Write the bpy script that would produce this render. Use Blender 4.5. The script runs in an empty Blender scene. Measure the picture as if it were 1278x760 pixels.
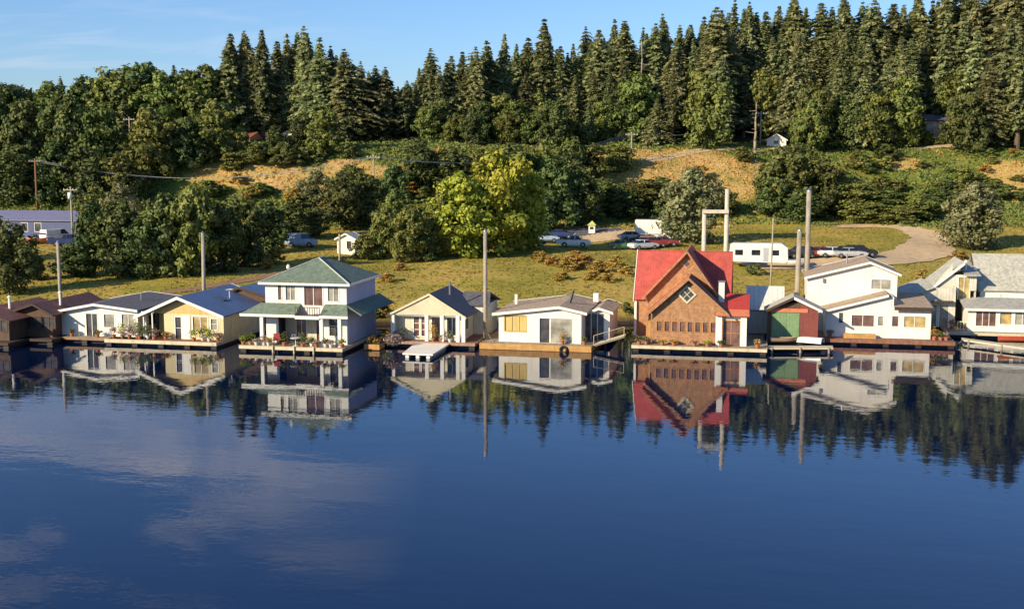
import bpy, math, random
import numpy as np
from mathutils import Vector, Matrix, Euler
rnd = random.Random(7)
R = math.radians
S = bpy.context.scene
COL = S.collection

# ------------------------------------------------------------------ camera, sky, sun, exposure
PW, FPX, CAMH = 1278.0, 1500.0, 18.0
YAW, PITCH = math.atan(311/1500), math.atan(188/1500)
cam_d = bpy.data.cameras.new('camera'); cam = bpy.data.objects.new('camera', cam_d); COL.objects.link(cam)
cam.location = (0, 0, CAMH)
cam.rotation_euler = (math.pi/2 - PITCH, 0, YAW)
cam_d.sensor_width = 36; cam_d.lens = 36*FPX/PW; cam_d.clip_start = 1; cam_d.clip_end = 4000
S.camera = cam
SUN_DIR = Vector((0.64, 0.75, -0.42)).normalized()          # the way the light travels
sun_el = math.asin(-SUN_DIR.z); sun_rot = math.atan2(-SUN_DIR.x, -SUN_DIR.y)
w = bpy.data.worlds.new('World'); S.world = w; w.use_nodes = True
def build_world():
    nt = w.node_tree; N = nt.nodes; L = nt.links
    N.clear()
    out = N.new('ShaderNodeOutputWorld'); bg = N.new('ShaderNodeBackground'); bg.inputs['Strength'].default_value = 0.105
    sky = N.new('ShaderNodeTexSky'); sky.sky_type = 'NISHITA'; sky.sun_disc = False
    sky.sun_elevation = sun_el; sky.sun_rotation = sun_rot
    sky.altitude = 0; sky.air_density = 1.0; sky.dust_density = 0.4; sky.ozone_density = 3.0
    tc = N.new('ShaderNodeTexCoord'); sep = N.new('ShaderNodeSeparateXYZ'); L.new(tc.outputs['Generated'], sep.inputs[0])
    def m(op, a, b=None, clamp=False):
        n = N.new('ShaderNodeMath'); n.operation = op; n.use_clamp = clamp
        for i, v in enumerate((a, b)):
            if v is None: continue
            if isinstance(v, (int, float)): n.inputs[i].default_value = v
            else: L.new(v, n.inputs[i])
        return n.outputs[0]
    zc = m('ADD', m('MAXIMUM', sep.outputs['Z'], 0.0), 0.10)
    u = m('DIVIDE', sep.outputs['X'], zc); v = m('DIVIDE', sep.outputs['Y'], zc)
    cb = N.new('ShaderNodeCombineXYZ'); L.new(m('MULTIPLY', u, 0.55), cb.inputs[0]); L.new(m('MULTIPLY', v, 1.0), cb.inputs[1])
    no = N.new('ShaderNodeTexNoise'); L.new(cb.outputs[0], no.inputs['Vector'])
    no.inputs['Scale'].default_value = 2.4; no.inputs['Detail'].default_value = 8; no.inputs['Roughness'].default_value = 0.55; no.inputs['Distortion'].default_value = 0.7
    rp = N.new('ShaderNodeValToRGB'); L.new(no.outputs[0], rp.inputs[0])
    rp.color_ramp.elements[0].position = 0.47; rp.color_ramp.elements[0].color = (0, 0, 0, 1)
    rp.color_ramp.elements[1].position = 0.63; rp.color_ramp.elements[1].color = (1, 1, 1, 1)
    # the clouds thin out towards the east
    dn = N.new('ShaderNodeVectorMath'); dn.operation = 'DOT_PRODUCT'; L.new(tc.outputs['Generated'], dn.inputs[0])
    cd = Vector((-0.62, 0.76, 0.19)).normalized(); dn.inputs[1].default_value = cd
    fall = m('DIVIDE', m('SUBTRACT', dn.outputs['Value'], 0.92), 0.065, True)
    hi = m('ADD', m('MULTIPLY', m('DIVIDE', m('SUBTRACT', sep.outputs['Z'], 0.15), 0.10, True), 0.66), 0.16)
    mask = m('MULTIPLY', m('MULTIPLY', rp.outputs[0], fall), hi)
    mx = N.new('ShaderNodeMix'); mx.data_type = 'RGBA'; L.new(mask, mx.inputs[0])
    hs = N.new('ShaderNodeHueSaturation'); hs.inputs['Saturation'].default_value = 1.0; hs.inputs['Value'].default_value = 1.0
    tv = N.new('ShaderNodeVectorMath'); tv.operation = 'MULTIPLY'; tv.inputs[1].default_value = (0.70, 0.87, 1.16); L.new(sky.outputs[0], tv.inputs[0]); L.new(tv.outputs[0], hs.inputs['Color'])
    L.new(hs.outputs[0], mx.inputs[6]); mx.inputs[7].default_value = (7.0, 6.6, 7.0, 1)
    L.new(mx.outputs[2], bg.inputs['Color']); L.new(bg.outputs[0], out.inputs[0])
build_world()
sl = bpy.data.lights.new('sun', 'SUN'); sl.energy = 5.0; sl.angle = R(0.5); sl.color = (1.0, 0.85, 0.62)
so = bpy.data.objects.new('sun', sl); COL.objects.link(so); so.location = (-80, -60, 90)
so.rotation_euler = SUN_DIR.to_track_quat('-Z', 'Y').to_euler()
S.view_settings.view_transform = 'Standard'; S.view_settings.look = 'None'
S.view_settings.gamma = 1; S.view_settings.exposure = 0.45
try: S.view_settings.use_curve_mapping = False
except Exception: pass
S.render.engine = 'CYCLES'
S.cycles.max_bounces = 6; S.cycles.transparent_max_bounces = 4; S.cycles.use_denoising = True
S.cycles.caustics_reflective = False; S.cycles.caustics_refractive = False

# ------------------------------------------------------------------ measuring the photograph
CR = Euler(cam.rotation_euler).to_matrix()
def ray(px, py):
    return (CR @ Vector(((px-639)/FPX, (380-py)/FPX, -1))).normalized()
def at_z(px, py, z):
    d = ray(px, py); t = (z-CAMH)/d.z; return (d.x*t, d.y*t)
def at_y(px, py, Y):
    d = ray(px, py); t = Y/d.y; return (d.x*t, CAMH + d.z*t)
def cdepth(x, y): return -math.sin(YAW)*x*1.0 + math.cos(YAW)*y

# ------------------------------------------------------------------ terrain heights
_px = [0, -60, -4, 0, 1.5, 6, 25, 65, 92, 106, 124, 134, 150, 175, 215, 290, 600, 1200]
PY = [-60, -4, 0, 1.5, 6, 25, 65, 92, 106, 124, 134, 150, 175, 215, 290, 600, 1200]
PZ = [-6, -2, -0.4, 0.5, 1.7, 3.2, 4.5, 6, 9.5, 16.5, 19, 21, 27, 36, 45, 60, 70]
def shore(x): return np.interp(x, [-400, -110, -70, -20, 0, 25, 60, 300], [90, 110, 113, 124, 130, 134, 137, 150])
def squeeze(x): return np.interp(x, [-150, -100, -40, 20], [1.6, 1.5, 1.25, 1.12])   # the slope stands nearer to the west
def ymap(x, Y):
    s_ = float(shore(x)); yp = Y-s_; return s_+(65+(yp-65)/float(squeeze(x)) if yp > 65 else yp)
def terrain(x, y):
    x = np.asarray(x, float); y = np.asarray(y, float)
    yp = y - shore(x)
    yp = np.where(yp > 65, 65+(yp-65)*squeeze(x), yp)
    k = np.zeros_like(yp); n = 0
    for o in (-3, -1.2, 0, 1.2, 3):
        k = k + np.interp(yp+o*np.clip((yp-3)/30, 0.0, 1.0), PY, PZ); n += 1
    z = k/n
    f = np.interp(x, [-160, -100, -20, 40], [0.25, 0.42, 0.85, 1.1])      # the ridge is lower to the west
    z = np.where(z > 19, 19+(z-19)*f, z)
    a = np.clip((yp-3)/40, 0, 1)
    z = z + a*(0.35*np.sin(x*0.09+1.3)*np.sin(y*0.11) + 0.18*np.sin(x*0.31+y*0.17) + 0.10*np.sin(x*0.53-y*0.41+2))
    return z
def tz(x, y): return float(terrain(x, y))
def hit(px, py):
    d = ray(px, py); t = 90.0
    while t < 900:
        if CAMH+d.z*t < tz(d.x*t, d.y*t) and d.y*t > float(shore(d.x*t))-1: break
        t += 0.4
    return (d.x*t, d.y*t, tz(d.x*t, d.y*t))

DRY = [(850, 212, 120, 26), (905, 205, 60, 16), (780, 226, 50, 12), (350, 222, 110, 17), (440, 212, 50, 10), (1262, 225, 36, 26), (1110, 205, 50, 7), (270, 222, 40, 12), (1000, 300, 240, 16), (700, 335, 110, 18), (360, 345, 90, 14)]
def project(X, Y, Z):
    M = np.array(CR.transposed()); P = np.stack([X, Y, Z-CAMH], -1) @ M.T
    d = np.maximum(-P[..., 2], 1e-3); return 639+FPX*P[..., 0]/d, 380-FPX*P[..., 1]/d
_DC = None
def dryness(X, Y):
    """dry golden patches of the slope, as ellipses on the land"""
    global _DC
    if _DC is None:
        _DC = []
        for a, b, ra, rb in DRY:
            c = hit(a, b); e = hit(a+ra, b); n = hit(a, b-rb); f = hit(a, b+rb)
            _DC.append((c[0], c[1], max(3, math.hypot(e[0]-c[0], e[1]-c[1])), max(3, abs(n[1]-f[1])/2)))
    X = np.asarray(X, float); Y = np.asarray(Y, float); v = np.zeros_like(X)
    for cx, cy, rx, ry in _DC:
        q = ((X-cx)/rx)**2+((Y-cy)/ry)**2; v = np.maximum(v, np.clip(1.5-q, 0, 1))
    return v

# ------------------------------------------------------------------ materials
def new_mat(name):
    m = bpy.data.materials.new(name); m.use_nodes = True
    nt = m.node_tree; return m, nt, nt.nodes, nt.links, nt.nodes['Principled BSDF']
_M = {}
def mat(name, col, rough=0.7, var=0.15, scale=1.5, pat=None, pscale=1.0, bump=0.3, metal=0.0, spec=0.5, stain=0.25):
    """procedural surface: base colour with wear noise, optional lapped boards / planks / shingles / corrugation"""
    if name in _M: return _M[name]
    m, nt, N, L, b = new_mat(name)
    tc = N.new('ShaderNodeTexCoord')
    no = N.new('ShaderNodeTexNoise'); no.inputs['Scale'].default_value = scale; no.inputs['Detail'].default_value = 6; no.inputs['Roughness'].default_value = 0.65
    L.new(tc.outputs['Object'], no.inputs['Vector'])
    mp = N.new('ShaderNodeMapRange'); mp.inputs[1].default_value = 0.3; mp.inputs[2].default_value = 0.7
    mp.inputs[3].default_value = 1-var; mp.inputs[4].default_value = 1+var*0.6
    L.new(no.outputs[0], mp.inputs[0])
    # vertical weather streaks
    mpg = N.new('ShaderNodeMapping'); mpg.inputs['Scale'].default_value = (2.6, 2.6, 0.35); L.new(tc.outputs['Object'], mpg.inputs[0])
    n2 = N.new('ShaderNodeTexNoise'); n2.inputs['Scale'].default_value = 1.3; n2.inputs['Detail'].default_value = 4; L.new(mpg.outputs[0], n2.inputs['Vector'])
    m2 = N.new('ShaderNodeMapRange'); m2.inputs[1].default_value = 0.5; m2.inputs[2].default_value = 0.75; m2.inputs[3].default_value = 1; m2.inputs[4].default_value = 1-stain
    L.new(n2.outputs[0], m2.inputs[0])
    mu = N.new('ShaderNodeMath'); mu.operation = 'MULTIPLY'; L.new(mp.outputs[0], mu.inputs[0]); L.new(m2.outputs[0], mu.inputs[1])
    val = mu.outputs[0]
    sep = N.new('ShaderNodeSeparateXYZ'); L.new(tc.outputs['Object'], sep.inputs[0])
    hgt = no.outputs[0]; dist = 0.01
    def saw(src, per, width):
        d = N.new('ShaderNodeMath'); d.operation = 'DIVIDE'; L.new(src, d.inputs[0]); d.inputs[1].default_value = per
        f = N.new('ShaderNodeMath'); f.operation = 'FRACT'; L.new(d.outputs[0], f.inputs[0])
        g = N.new('ShaderNodeMapRange'); L.new(f.outputs[0], g.inputs[0]); g.inputs[1].default_value = 0; g.inputs[2].default_value = width
        return f.outputs[0], g.outputs[0]
    if pat:
        axis = {'lap': 'Z', 'planky': 'Y', 'plankx': 'X', 'batten': 'X', 'shingle': 'Y', 'shakes': 'Z', 'ribs': 'Y', 'ribx': 'X'}[pat]
        per = {'lap': 0.18, 'planky': 0.16, 'plankx': 0.16, 'batten': 0.3, 'shingle': 0.28, 'shakes': 0.22, 'ribs': 0.45, 'ribx': 0.45}[pat]*pscale
        f, g = saw(sep.outputs[axis], per, 0.14)
        mr = N.new('ShaderNodeMapRange'); L.new(g, mr.inputs[0]); mr.inputs[3].default_value = 0.62; mr.inputs[4].default_value = 1.0
        mm = N.new('ShaderNodeMath'); mm.operation = 'MULTIPLY'; L.new(val, mm.inputs[0]); L.new(mr.outputs[0], mm.inputs[1]); val = mm.outputs[0]
        hgt = f if pat in ('lap', 'shakes', 'shingle') else g; dist = 0.025
        if pat in ('shakes', 'shingle', 'planky', 'plankx'):
            br = N.new('ShaderNodeTexVoronoi'); br.inputs['Scale'].default_value = 1.0
            mg = N.new('ShaderNodeMapping')
            mg.inputs['Scale'].default_value = {'shakes': (4.5, 4.5, 4.5), 'shingle': (5, 3.6, 3), 'planky': (0.35, 6.2, 1), 'plankx': (6.2, 0.35, 1)}[pat]
            L.new(tc.outputs['Object'], mg.inputs[0]); L.new(mg.outputs[0], br.inputs['Vector'])
            s3 = N.new('ShaderNodeSeparateColor'); L.new(br.outputs['Color'], s3.inputs[0])
            m4 = N.new('ShaderNodeMapRange'); L.new(s3.outputs[0], m4.inputs[0]); m4.inputs[3].default_value = 0.80; m4.inputs[4].default_value = 1.12
            m5 = N.new('ShaderNodeMath'); m5.operation = 'MULTIPLY'; L.new(val, m5.inputs[0]); L.new(m4.outputs[0], m5.inputs[1]); val = m5.outputs[0]
    vm = N.new('ShaderNodeVectorMath'); vm.operation = 'SCALE'; vm.inputs[0].default_value = col[:3]; L.new(val, vm.inputs['Scale'])
    L.new(vm.outputs[0], b.inputs['Base Color'])
    b.inputs['Roughness'].default_value = rough; b.inputs['Metallic'].default_value = metal; b.inputs['Specular IOR Level'].default_value = spec
    if bump:
        bp = N.new('ShaderNodeBump'); bp.inputs['Strength'].default_value = bump; bp.inputs['Distance'].default_value = dist
        L.new(hgt, bp.inputs['Height']); L.new(bp.outputs[0], b.inputs['Normal'])
    _M[name] = m; return m

WHITE = mat('white_siding', (0.80, 0.78, 0.70), 0.6, 0.06, 1.2, 'lap', stain=0.07)
WHITE2 = mat('white_panel', (0.82, 0.77, 0.66), 0.6, 0.08, 0.8, stain=0.12)
TRIM = mat('white_trim', (0.80, 0.77, 0.68), 0.5, 0.08, 3, stain=0.08)
CREAM = mat('cream_siding', (0.66, 0.58, 0.38), 0.65, 0.12, 1.5, 'lap', stain=0.15)
CREAMW = mat('cream_wall', (0.64, 0.58, 0.43), 0.65, 0.12, 1.5, 'batten', stain=0.15)
YELLOW = mat('yellow_boards', (0.66, 0.46, 0.17), 0.7, 0.15, 1.8, 'batten', 0.6)
YWALL = mat('pale_yellow_wall', (0.70, 0.60, 0.34), 0.7, 0.12, 1.8, 'lap')
GREYW = mat('weathered_grey_siding', (0.62, 0.59, 0.47), 0.75, 0.12, 1.5, 'batten', stain=0.3)
BLUESHADE = mat('blue_shade_siding', (0.52, 0.50, 0.60), 0.65, 0.08, 1.2, 'lap')  # white siding with the bluish shade of the side walls put into its colour
SHAKE = mat('cedar_shakes', (0.43, 0.22, 0.10), 0.8, 0.28, 2.5, 'shakes', stain=0.2)
GREENROOF = mat('green_shingles', (0.165, 0.215, 0.15), 0.75, 0.15, 1.6, 'shingle')
BLUEROOF = mat('blue_metal_roof', (0.17, 0.23, 0.35), 0.38, 0.15, 0.6, 'ribs', metal=0.3, stain=0.2)
REDROOF = mat('red_roof', (0.47, 0.082, 0.058), 0.75, 0.28, 1.2, 'ribx', 0.6, stain=0.15)
ORANGEROOF = mat('orange_and_sunlit_roof', (0.60, 0.19, 0.09), 0.7, 0.16, 1.4, 'ribs', 0.6, stain=0.2)  # orange awning and lintel, and the sunlit tone painted on left red slopes
BROWNROOF = mat('tan_shingles', (0.46, 0.34, 0.22), 0.8, 0.2, 1.8, 'shingle')
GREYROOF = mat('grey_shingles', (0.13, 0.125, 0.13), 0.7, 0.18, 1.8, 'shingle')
PALEROOF = mat('pale_grey_roof', (0.50, 0.48, 0.38), 0.65, 0.12, 1.2, 'shingle')
MAROONROOF = mat('maroon_roof', (0.24, 0.10, 0.07), 0.7, 0.2, 1.2, 'shingle')
DARKWOOD = mat('dark_wood', (0.06, 0.035, 0.022), 0.8, 0.3, 2)
BROWNWALL = mat('dark_brown_boards', (0.11, 0.06, 0.035), 0.8, 0.25, 2, 'batten')
REDWALL = mat('dull_red_boards', (0.22, 0.055, 0.04), 0.75, 0.2, 2, 'batten')
DECKX = mat('deck_boards', (0.36, 0.28, 0.18), 0.8, 0.25, 1.5, 'plankx')
DECKO = mat('orange_wood', (0.50, 0.27, 0.08), 0.75, 0.25, 1.6)
DECKR = mat('reddish_deck_boards', (0.27, 0.12, 0.07), 0.8, 0.25, 1.6, 'plankx')
DECKP = mat('pale_deck_edge', (0.62, 0.52, 0.34), 0.75, 0.2, 1.6)
LOG = mat('wet_float_log', (0.035, 0.022, 0.014), 0.6, 0.4, 2)
PILE = mat('weathered_piling', (0.36, 0.31, 0.23), 0.85, 0.2, 1.2, stain=0.4)
POLEB = mat('brown_pole', (0.20, 0.10, 0.05), 0.85, 0.2, 1.2)
METAL = mat('dull_metal', (0.35, 0.35, 0.36), 0.4, 0.1, 2, metal=0.7)
BLACKM = mat('black_metal', (0.02, 0.02, 0.02), 0.5, 0.1, 2)
DOORG = mat('green_door_paint', (0.19, 0.30, 0.14), 0.7, 0.2, 2, 'batten')
DOORO = mat('varnished_door', (0.50, 0.24, 0.08), 0.5, 0.15, 2)
DOORD = mat('dark_door', (0.05, 0.04, 0.03), 0.5, 0.15, 2)
INTERIOR = mat('dim_interior', (0.10, 0.08, 0.06), 0.9, 0.3, 1)
CURTY = mat('yellow_curtain', (0.62, 0.46, 0.16), 0.8, 0.1, 2, 'batten', 0.4)
CURTW = mat('white_curtain', (0.62, 0.60, 0.52), 0.8, 0.1, 2, 'batten', 0.4)
POT = mat('terracotta', (0.42, 0.15, 0.07), 0.8, 0.15, 3)
POTW = mat('white_pot', (0.7, 0.68, 0.62), 0.6, 0.1, 3)
BARK = mat('bark', (0.14, 0.10, 0.07), 0.95, 0.3, 3)
BARKP = mat('pale_bark', (0.34, 0.27, 0.19), 0.95, 0.3, 3)
TYRE = mat('tyre_rubber', (0.02, 0.02, 0.02), 0.9, 0.1, 3)
WARE = mat('navy_metal_wall', (0.06, 0.08, 0.18), 0.6, 0.12, 0.8, 'ribx')
WAREROOF = mat('lavender_metal_roof', (0.24, 0.24, 0.36), 0.5, 0.12, 0.8, 'ribx')

def glass_mat(name, tint=(0.03, 0.035, 0.04), rough=0.06):
    m, nt, N, L, b = new_mat(name)
    tc = N.new('ShaderNodeTexCoord'); no = N.new('ShaderNodeTexNoise'); no.inputs['Scale'].default_value = 1.2; L.new(tc.outputs['Object'], no.inputs['Vector'])
    vm = N.new('ShaderNodeVectorMath'); vm.operation = 'SCALE'; vm.inputs[0].default_value = tint
    mr = N.new('ShaderNodeMapRange'); mr.inputs[1].default_value = 0.35; mr.inputs[2].default_value = 0.65; mr.inputs[3].default_value = 0.65; mr.inputs[4].default_value = 1.35
    L.new(no.outputs[0], mr.inputs[0]); L.new(mr.outputs[0], vm.inputs['Scale']); L.new(vm.outputs[0], b.inputs['Base Color'])
    b.inputs['Roughness'].default_value = rough; b.inputs['IOR'].default_value = 1.5
    bp = N.new('ShaderNodeBump'); bp.inputs['Strength'].default_value = 0.05; bp.inputs['Distance'].default_value = 0.02; L.new(no.outputs[0], bp.inputs['Height']); L.new(bp.outputs[0], b.inputs['Normal'])
    return m
GLASS = glass_mat('window_glass', (0.07, 0.065, 0.06))
GLASSW = glass_mat('curtained_glass', (0.30, 0.28, 0.22), 0.2)
GLASSR = glass_mat('reddish_glass', (0.16, 0.09, 0.07), 0.12)
GLASSY = glass_mat('amber_glass', (0.42, 0.31, 0.12), 0.2)
CARGLASS = glass_mat('car_glass', (0.02, 0.025, 0.03))

def paint(name, col, rough=0.3):
    if name in _M: return _M[name]
    m, nt, N, L, b = new_mat(name)
    tc = N.new('ShaderNodeTexCoord'); no = N.new('ShaderNodeTexNoise'); no.inputs['Scale'].default_value = 2; no.inputs['Detail'].default_value = 4; L.new(tc.outputs['Object'], no.inputs['Vector'])
    vm = N.new('ShaderNodeVectorMath'); vm.operation = 'SCALE'; vm.inputs[0].default_value = col
    mr = N.new('ShaderNodeMapRange'); mr.inputs[1].default_value = 0.3; mr.inputs[2].default_value = 0.7; mr.inputs[3].default_value = 0.85; mr.inputs[4].default_value = 1.05
    L.new(no.outputs[0], mr.inputs[0]); L.new(mr.outputs[0], vm.inputs['Scale']); L.new(vm.outputs[0], b.inputs['Base Color'])
    b.inputs['Roughness'].default_value = rough; b.inputs['Coat Weight'].default_value = 0.4
    _M[name] = m; return m

def leaf_mat(name, ca, cb, transl=0.22, hue=0.05, val=0.25):
    """foliage: two leaf colours mixed by clump, each plant a little different"""
    m, nt, N, L, b = new_mat(name)
    at = N.new('ShaderNodeAttribute'); at.attribute_name = 'tint'
    oi = N.new('ShaderNodeObjectInfo')
    mx = N.new('ShaderNodeMix'); mx.data_type = 'RGBA'; L.new(at.outputs['Fac'], mx.inputs[0])
    mx.inputs[6].default_value = (*ca, 1); mx.inputs[7].default_value = (*cb, 1)
    hs = N.new('ShaderNodeHueSaturation'); L.new(mx.outputs[2], hs.inputs['Color'])
    mr = N.new('ShaderNodeMapRange'); L.new(oi.outputs['Random'], mr.inputs[0]); mr.inputs[3].default_value = 0.5-hue; mr.inputs[4].default_value = 0.5+hue*0.5
    L.new(mr.outputs[0], hs.inputs['Hue'])
    ml = N.new('ShaderNodeMath'); ml.operation = 'MULTIPLY'; L.new(oi.outputs['Random'], ml.inputs[0]); ml.inputs[1].default_value = 7.31
    fr = N.new('ShaderNodeMath'); fr.operation = 'FRACT'; L.new(ml.outputs[0], fr.inputs[0])
    mv = N.new('ShaderNodeMapRange'); L.new(fr.outputs[0], mv.inputs[0]); mv.inputs[3].default_value = 1-val; mv.inputs[4].default_value = 1+val
    L.new(mv.outputs[0], hs.inputs['Value'])
    L.new(hs.outputs[0], b.inputs['Base Color']); b.inputs['Roughness'].default_value = 0.65; b.inputs['Specular IOR Level'].default_value = 0.25
    tr = N.new('ShaderNodeBsdfTranslucent'); L.new(hs.outputs[0], tr.inputs[0])
    ms = N.new('ShaderNodeMixShader'); ms.inputs[0].default_value = transl
    out = N['Material Output']; L.new(b.outputs[0], ms.inputs[1]); L.new(tr.outputs[0], ms.inputs[2]); L.new(ms.outputs[0], out.inputs[0])
    return m
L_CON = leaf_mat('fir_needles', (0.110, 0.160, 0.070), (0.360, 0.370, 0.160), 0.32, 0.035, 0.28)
L_DEC = leaf_mat('dark_broad_leaves', (0.046, 0.080, 0.028), (0.150, 0.180, 0.048), 0.18, 0.04, 0.25)
L_GRN = leaf_mat('green_leaves', (0.085, 0.125, 0.034), (0.225, 0.250, 0.058), 0.22, 0.04, 0.22)
L_YEL = leaf_mat('yellow_green_leaves', (0.150, 0.220, 0.030), (0.500, 0.510, 0.060), 0.25, 0.02, 0.08)
L_OLV = leaf_mat('olive_leaves', (0.115, 0.135, 0.055), (0.310, 0.310, 0.140), 0.2, 0.02, 0.12)
L_DRY = leaf_mat('dry_bramble_leaves', (0.26, 0.22, 0.045), (0.60, 0.37, 0.09), 0.2, 0.02, 0.15)
L_FLO = leaf_mat('pink_blossoms', (0.10, 0.14, 0.05), (0.60, 0.38, 0.34), 0.2, 0.03, 0.15)
L_TWG = leaf_mat('dry_pale_twigs', (0.20, 0.15, 0.12), (0.46, 0.36, 0.32), 0.1, 0.02, 0.1)

# ------------------------------------------------------------------ mesh building
ORI = {}
class MB:
    def __init__(s): s.v = []; s.f = []
    def add(s, vs, fs):
        o = len(s.v); s.v += [tuple(p) for p in vs]; s.f += [tuple(i+o for i in f) for f in fs]; return s
    def box(s, x0, x1, y0, y1, z0, z1):
        return s.add([(x0,y0,z0),(x1,y0,z0),(x1,y1,z0),(x0,y1,z0),(x0,y0,z1),(x1,y0,z1),(x1,y1,z1),(x0,y1,z1)],
                     [(0,3,2,1),(4,5,6,7),(0,1,5,4),(1,2,6,5),(2,3,7,6),(3,0,4,7)])
    def prism(s, a, b):
        n = len(a)
        return s.add(list(a)+list(b), [tuple(range(n))[::-1], tuple(range(n, 2*n))] + [(i, (i+1) % n, n+(i+1) % n, n+i) for i in range(n)])
    def pr_y(s, pts, y0, y1): return s.prism([(x, y0, z) for x, z in pts], [(x, y1, z) for x, z in pts])
    def pr_x(s, pts, x0, x1): return s.prism([(x0, y, z) for y, z in pts], [(x1, y, z) for y, z in pts])
    def slab(s, q, t=0.12):
        q = [Vector(p) for p in q]; n = (q[1]-q[0]).cross(q[-1]-q[0]).normalized()
        if n.z < 0: n = -n
        return s.prism([p-n*t for p in q], q)
    def tube(s, p0, p1, r0, r1=None, n=8):
        r1 = r0 if r1 is None else r1
        p0 = Vector(p0); p1 = Vector(p1); d = (p1-p0).normalized()
        u = d.orthogonal().normalized(); w_ = d.cross(u)
        a = [p0+(u*math.cos(2*math.pi*i/n)+w_*math.sin(2*math.pi*i/n))*r0 for i in range(n)]
        b = [p1+(u*math.cos(2*math.pi*i/n)+w_*math.sin(2*math.pi*i/n))*r1 for i in range(n)]
        return s.prism(a, b)
    def lathe(s, prof, c, n=12):
        vs = []; fs = []
        for r, z in prof:
            vs += [(c[0]+r*math.cos(2*math.pi*i/n), c[1]+r*math.sin(2*math.pi*i/n), c[2]+z) for i in range(n)]
        for k in range(len(prof)-1):
            for i in range(n): fs.append((k*n+i, k*n+(i+1) % n, (k+1)*n+(i+1) % n, (k+1)*n+i))
        fs.append(tuple(range(n))[::-1]); fs.append(tuple(range((len(prof)-1)*n, len(prof)*n)))
        return s.add(vs, fs)
    def loft(s, rings, cap=True):
        n = len(rings[0]); vs = [p for r in rings for p in r]; fs = []
        for k in range(len(rings)-1):
            for i in range(n): fs.append((k*n+i, k*n+(i+1) % n, (k+1)*n+(i+1) % n, (k+1)*n+i))
        if cap: fs.append(tuple(range(n))[::-1]); fs.append(tuple(range((len(rings)-1)*n, len(rings)*n)))
        return s.add(vs, fs)
    def build(s, name, m, parent=None, smooth=False, bevel=0):
        o_ = ORI.get(parent.name, Vector((0, 0, 0))) if parent else Vector((0, 0, 0))
        me = bpy.data.meshes.new(name); me.from_pydata([(v[0]-o_.x, v[1]-o_.y, v[2]-o_.z) for v in s.v], [], s.f); me.update()
        if m: me.materials.append(m)
        if smooth: me.polygons.foreach_set('use_smooth', [True]*len(me.polygons))
        o = bpy.data.objects.new(name, me); COL.objects.link(o)
        if parent: o.parent = parent; ORI[o.name] = o_
        if bevel:
            b = o.modifiers.new('bevel', 'BEVEL'); b.width = bevel; b.segments = 2; b.limit_method = 'ANGLE'
        return o
def tag(o, label, cat, group=None, kind=None):
    if label: o['label'] = label
    if cat: o['category'] = cat
    if group: o['group'] = group
    if kind: o['kind'] = kind
    return o
def thing(name, label, cat, loc=(0, 0, 0), group=None, rz=0):
    o = bpy.data.objects.new(name, None); COL.objects.link(o); o.location = loc; o.rotation_euler = (0, 0, rz)
    o.empty_display_size = 0.3
    ORI[o.name] = Vector(loc) if rz == 0 else Vector((0, 0, 0))
    return tag(o, label, cat, group)
def kids(o): return [c for c in bpy.data.objects if c.parent == o]
def copy_tree(o, ch, parent=None):
    c = o.copy(); COL.objects.link(c); c.parent = parent
    for k in ch.get(o.name, []): copy_tree(k, ch, c)
    return c
def child_map(o):
    m = {}
    for c in o.children_recursive: m.setdefault(c.parent.name, []).append(c)
    return m

# ------------------------------------------------------------------ THE SETTING
def grid_mesh(name, xs, ys, zf, m, keep=None):
    X, Y = np.meshgrid(xs, ys); Z = zf(X, Y)
    v = np.stack([X, Y, Z], -1).reshape(-1, 3); nx, ny = len(xs), len(ys)
    i, j = np.meshgrid(np.arange(nx-1), np.arange(ny-1)); a = (j*nx+i).ravel()
    f = np.stack([a, a+1, a+1+nx, a+nx], -1)
    me = bpy.data.meshes.new(name); me.from_pydata(v.tolist(), [], f.tolist()); me.materials.append(m)
    me.polygons.foreach_set('use_smooth', [True]*len(me.polygons)); me.update()
    o = bpy.data.objects.new(name, me); COL.objects.link(o); return o

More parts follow.
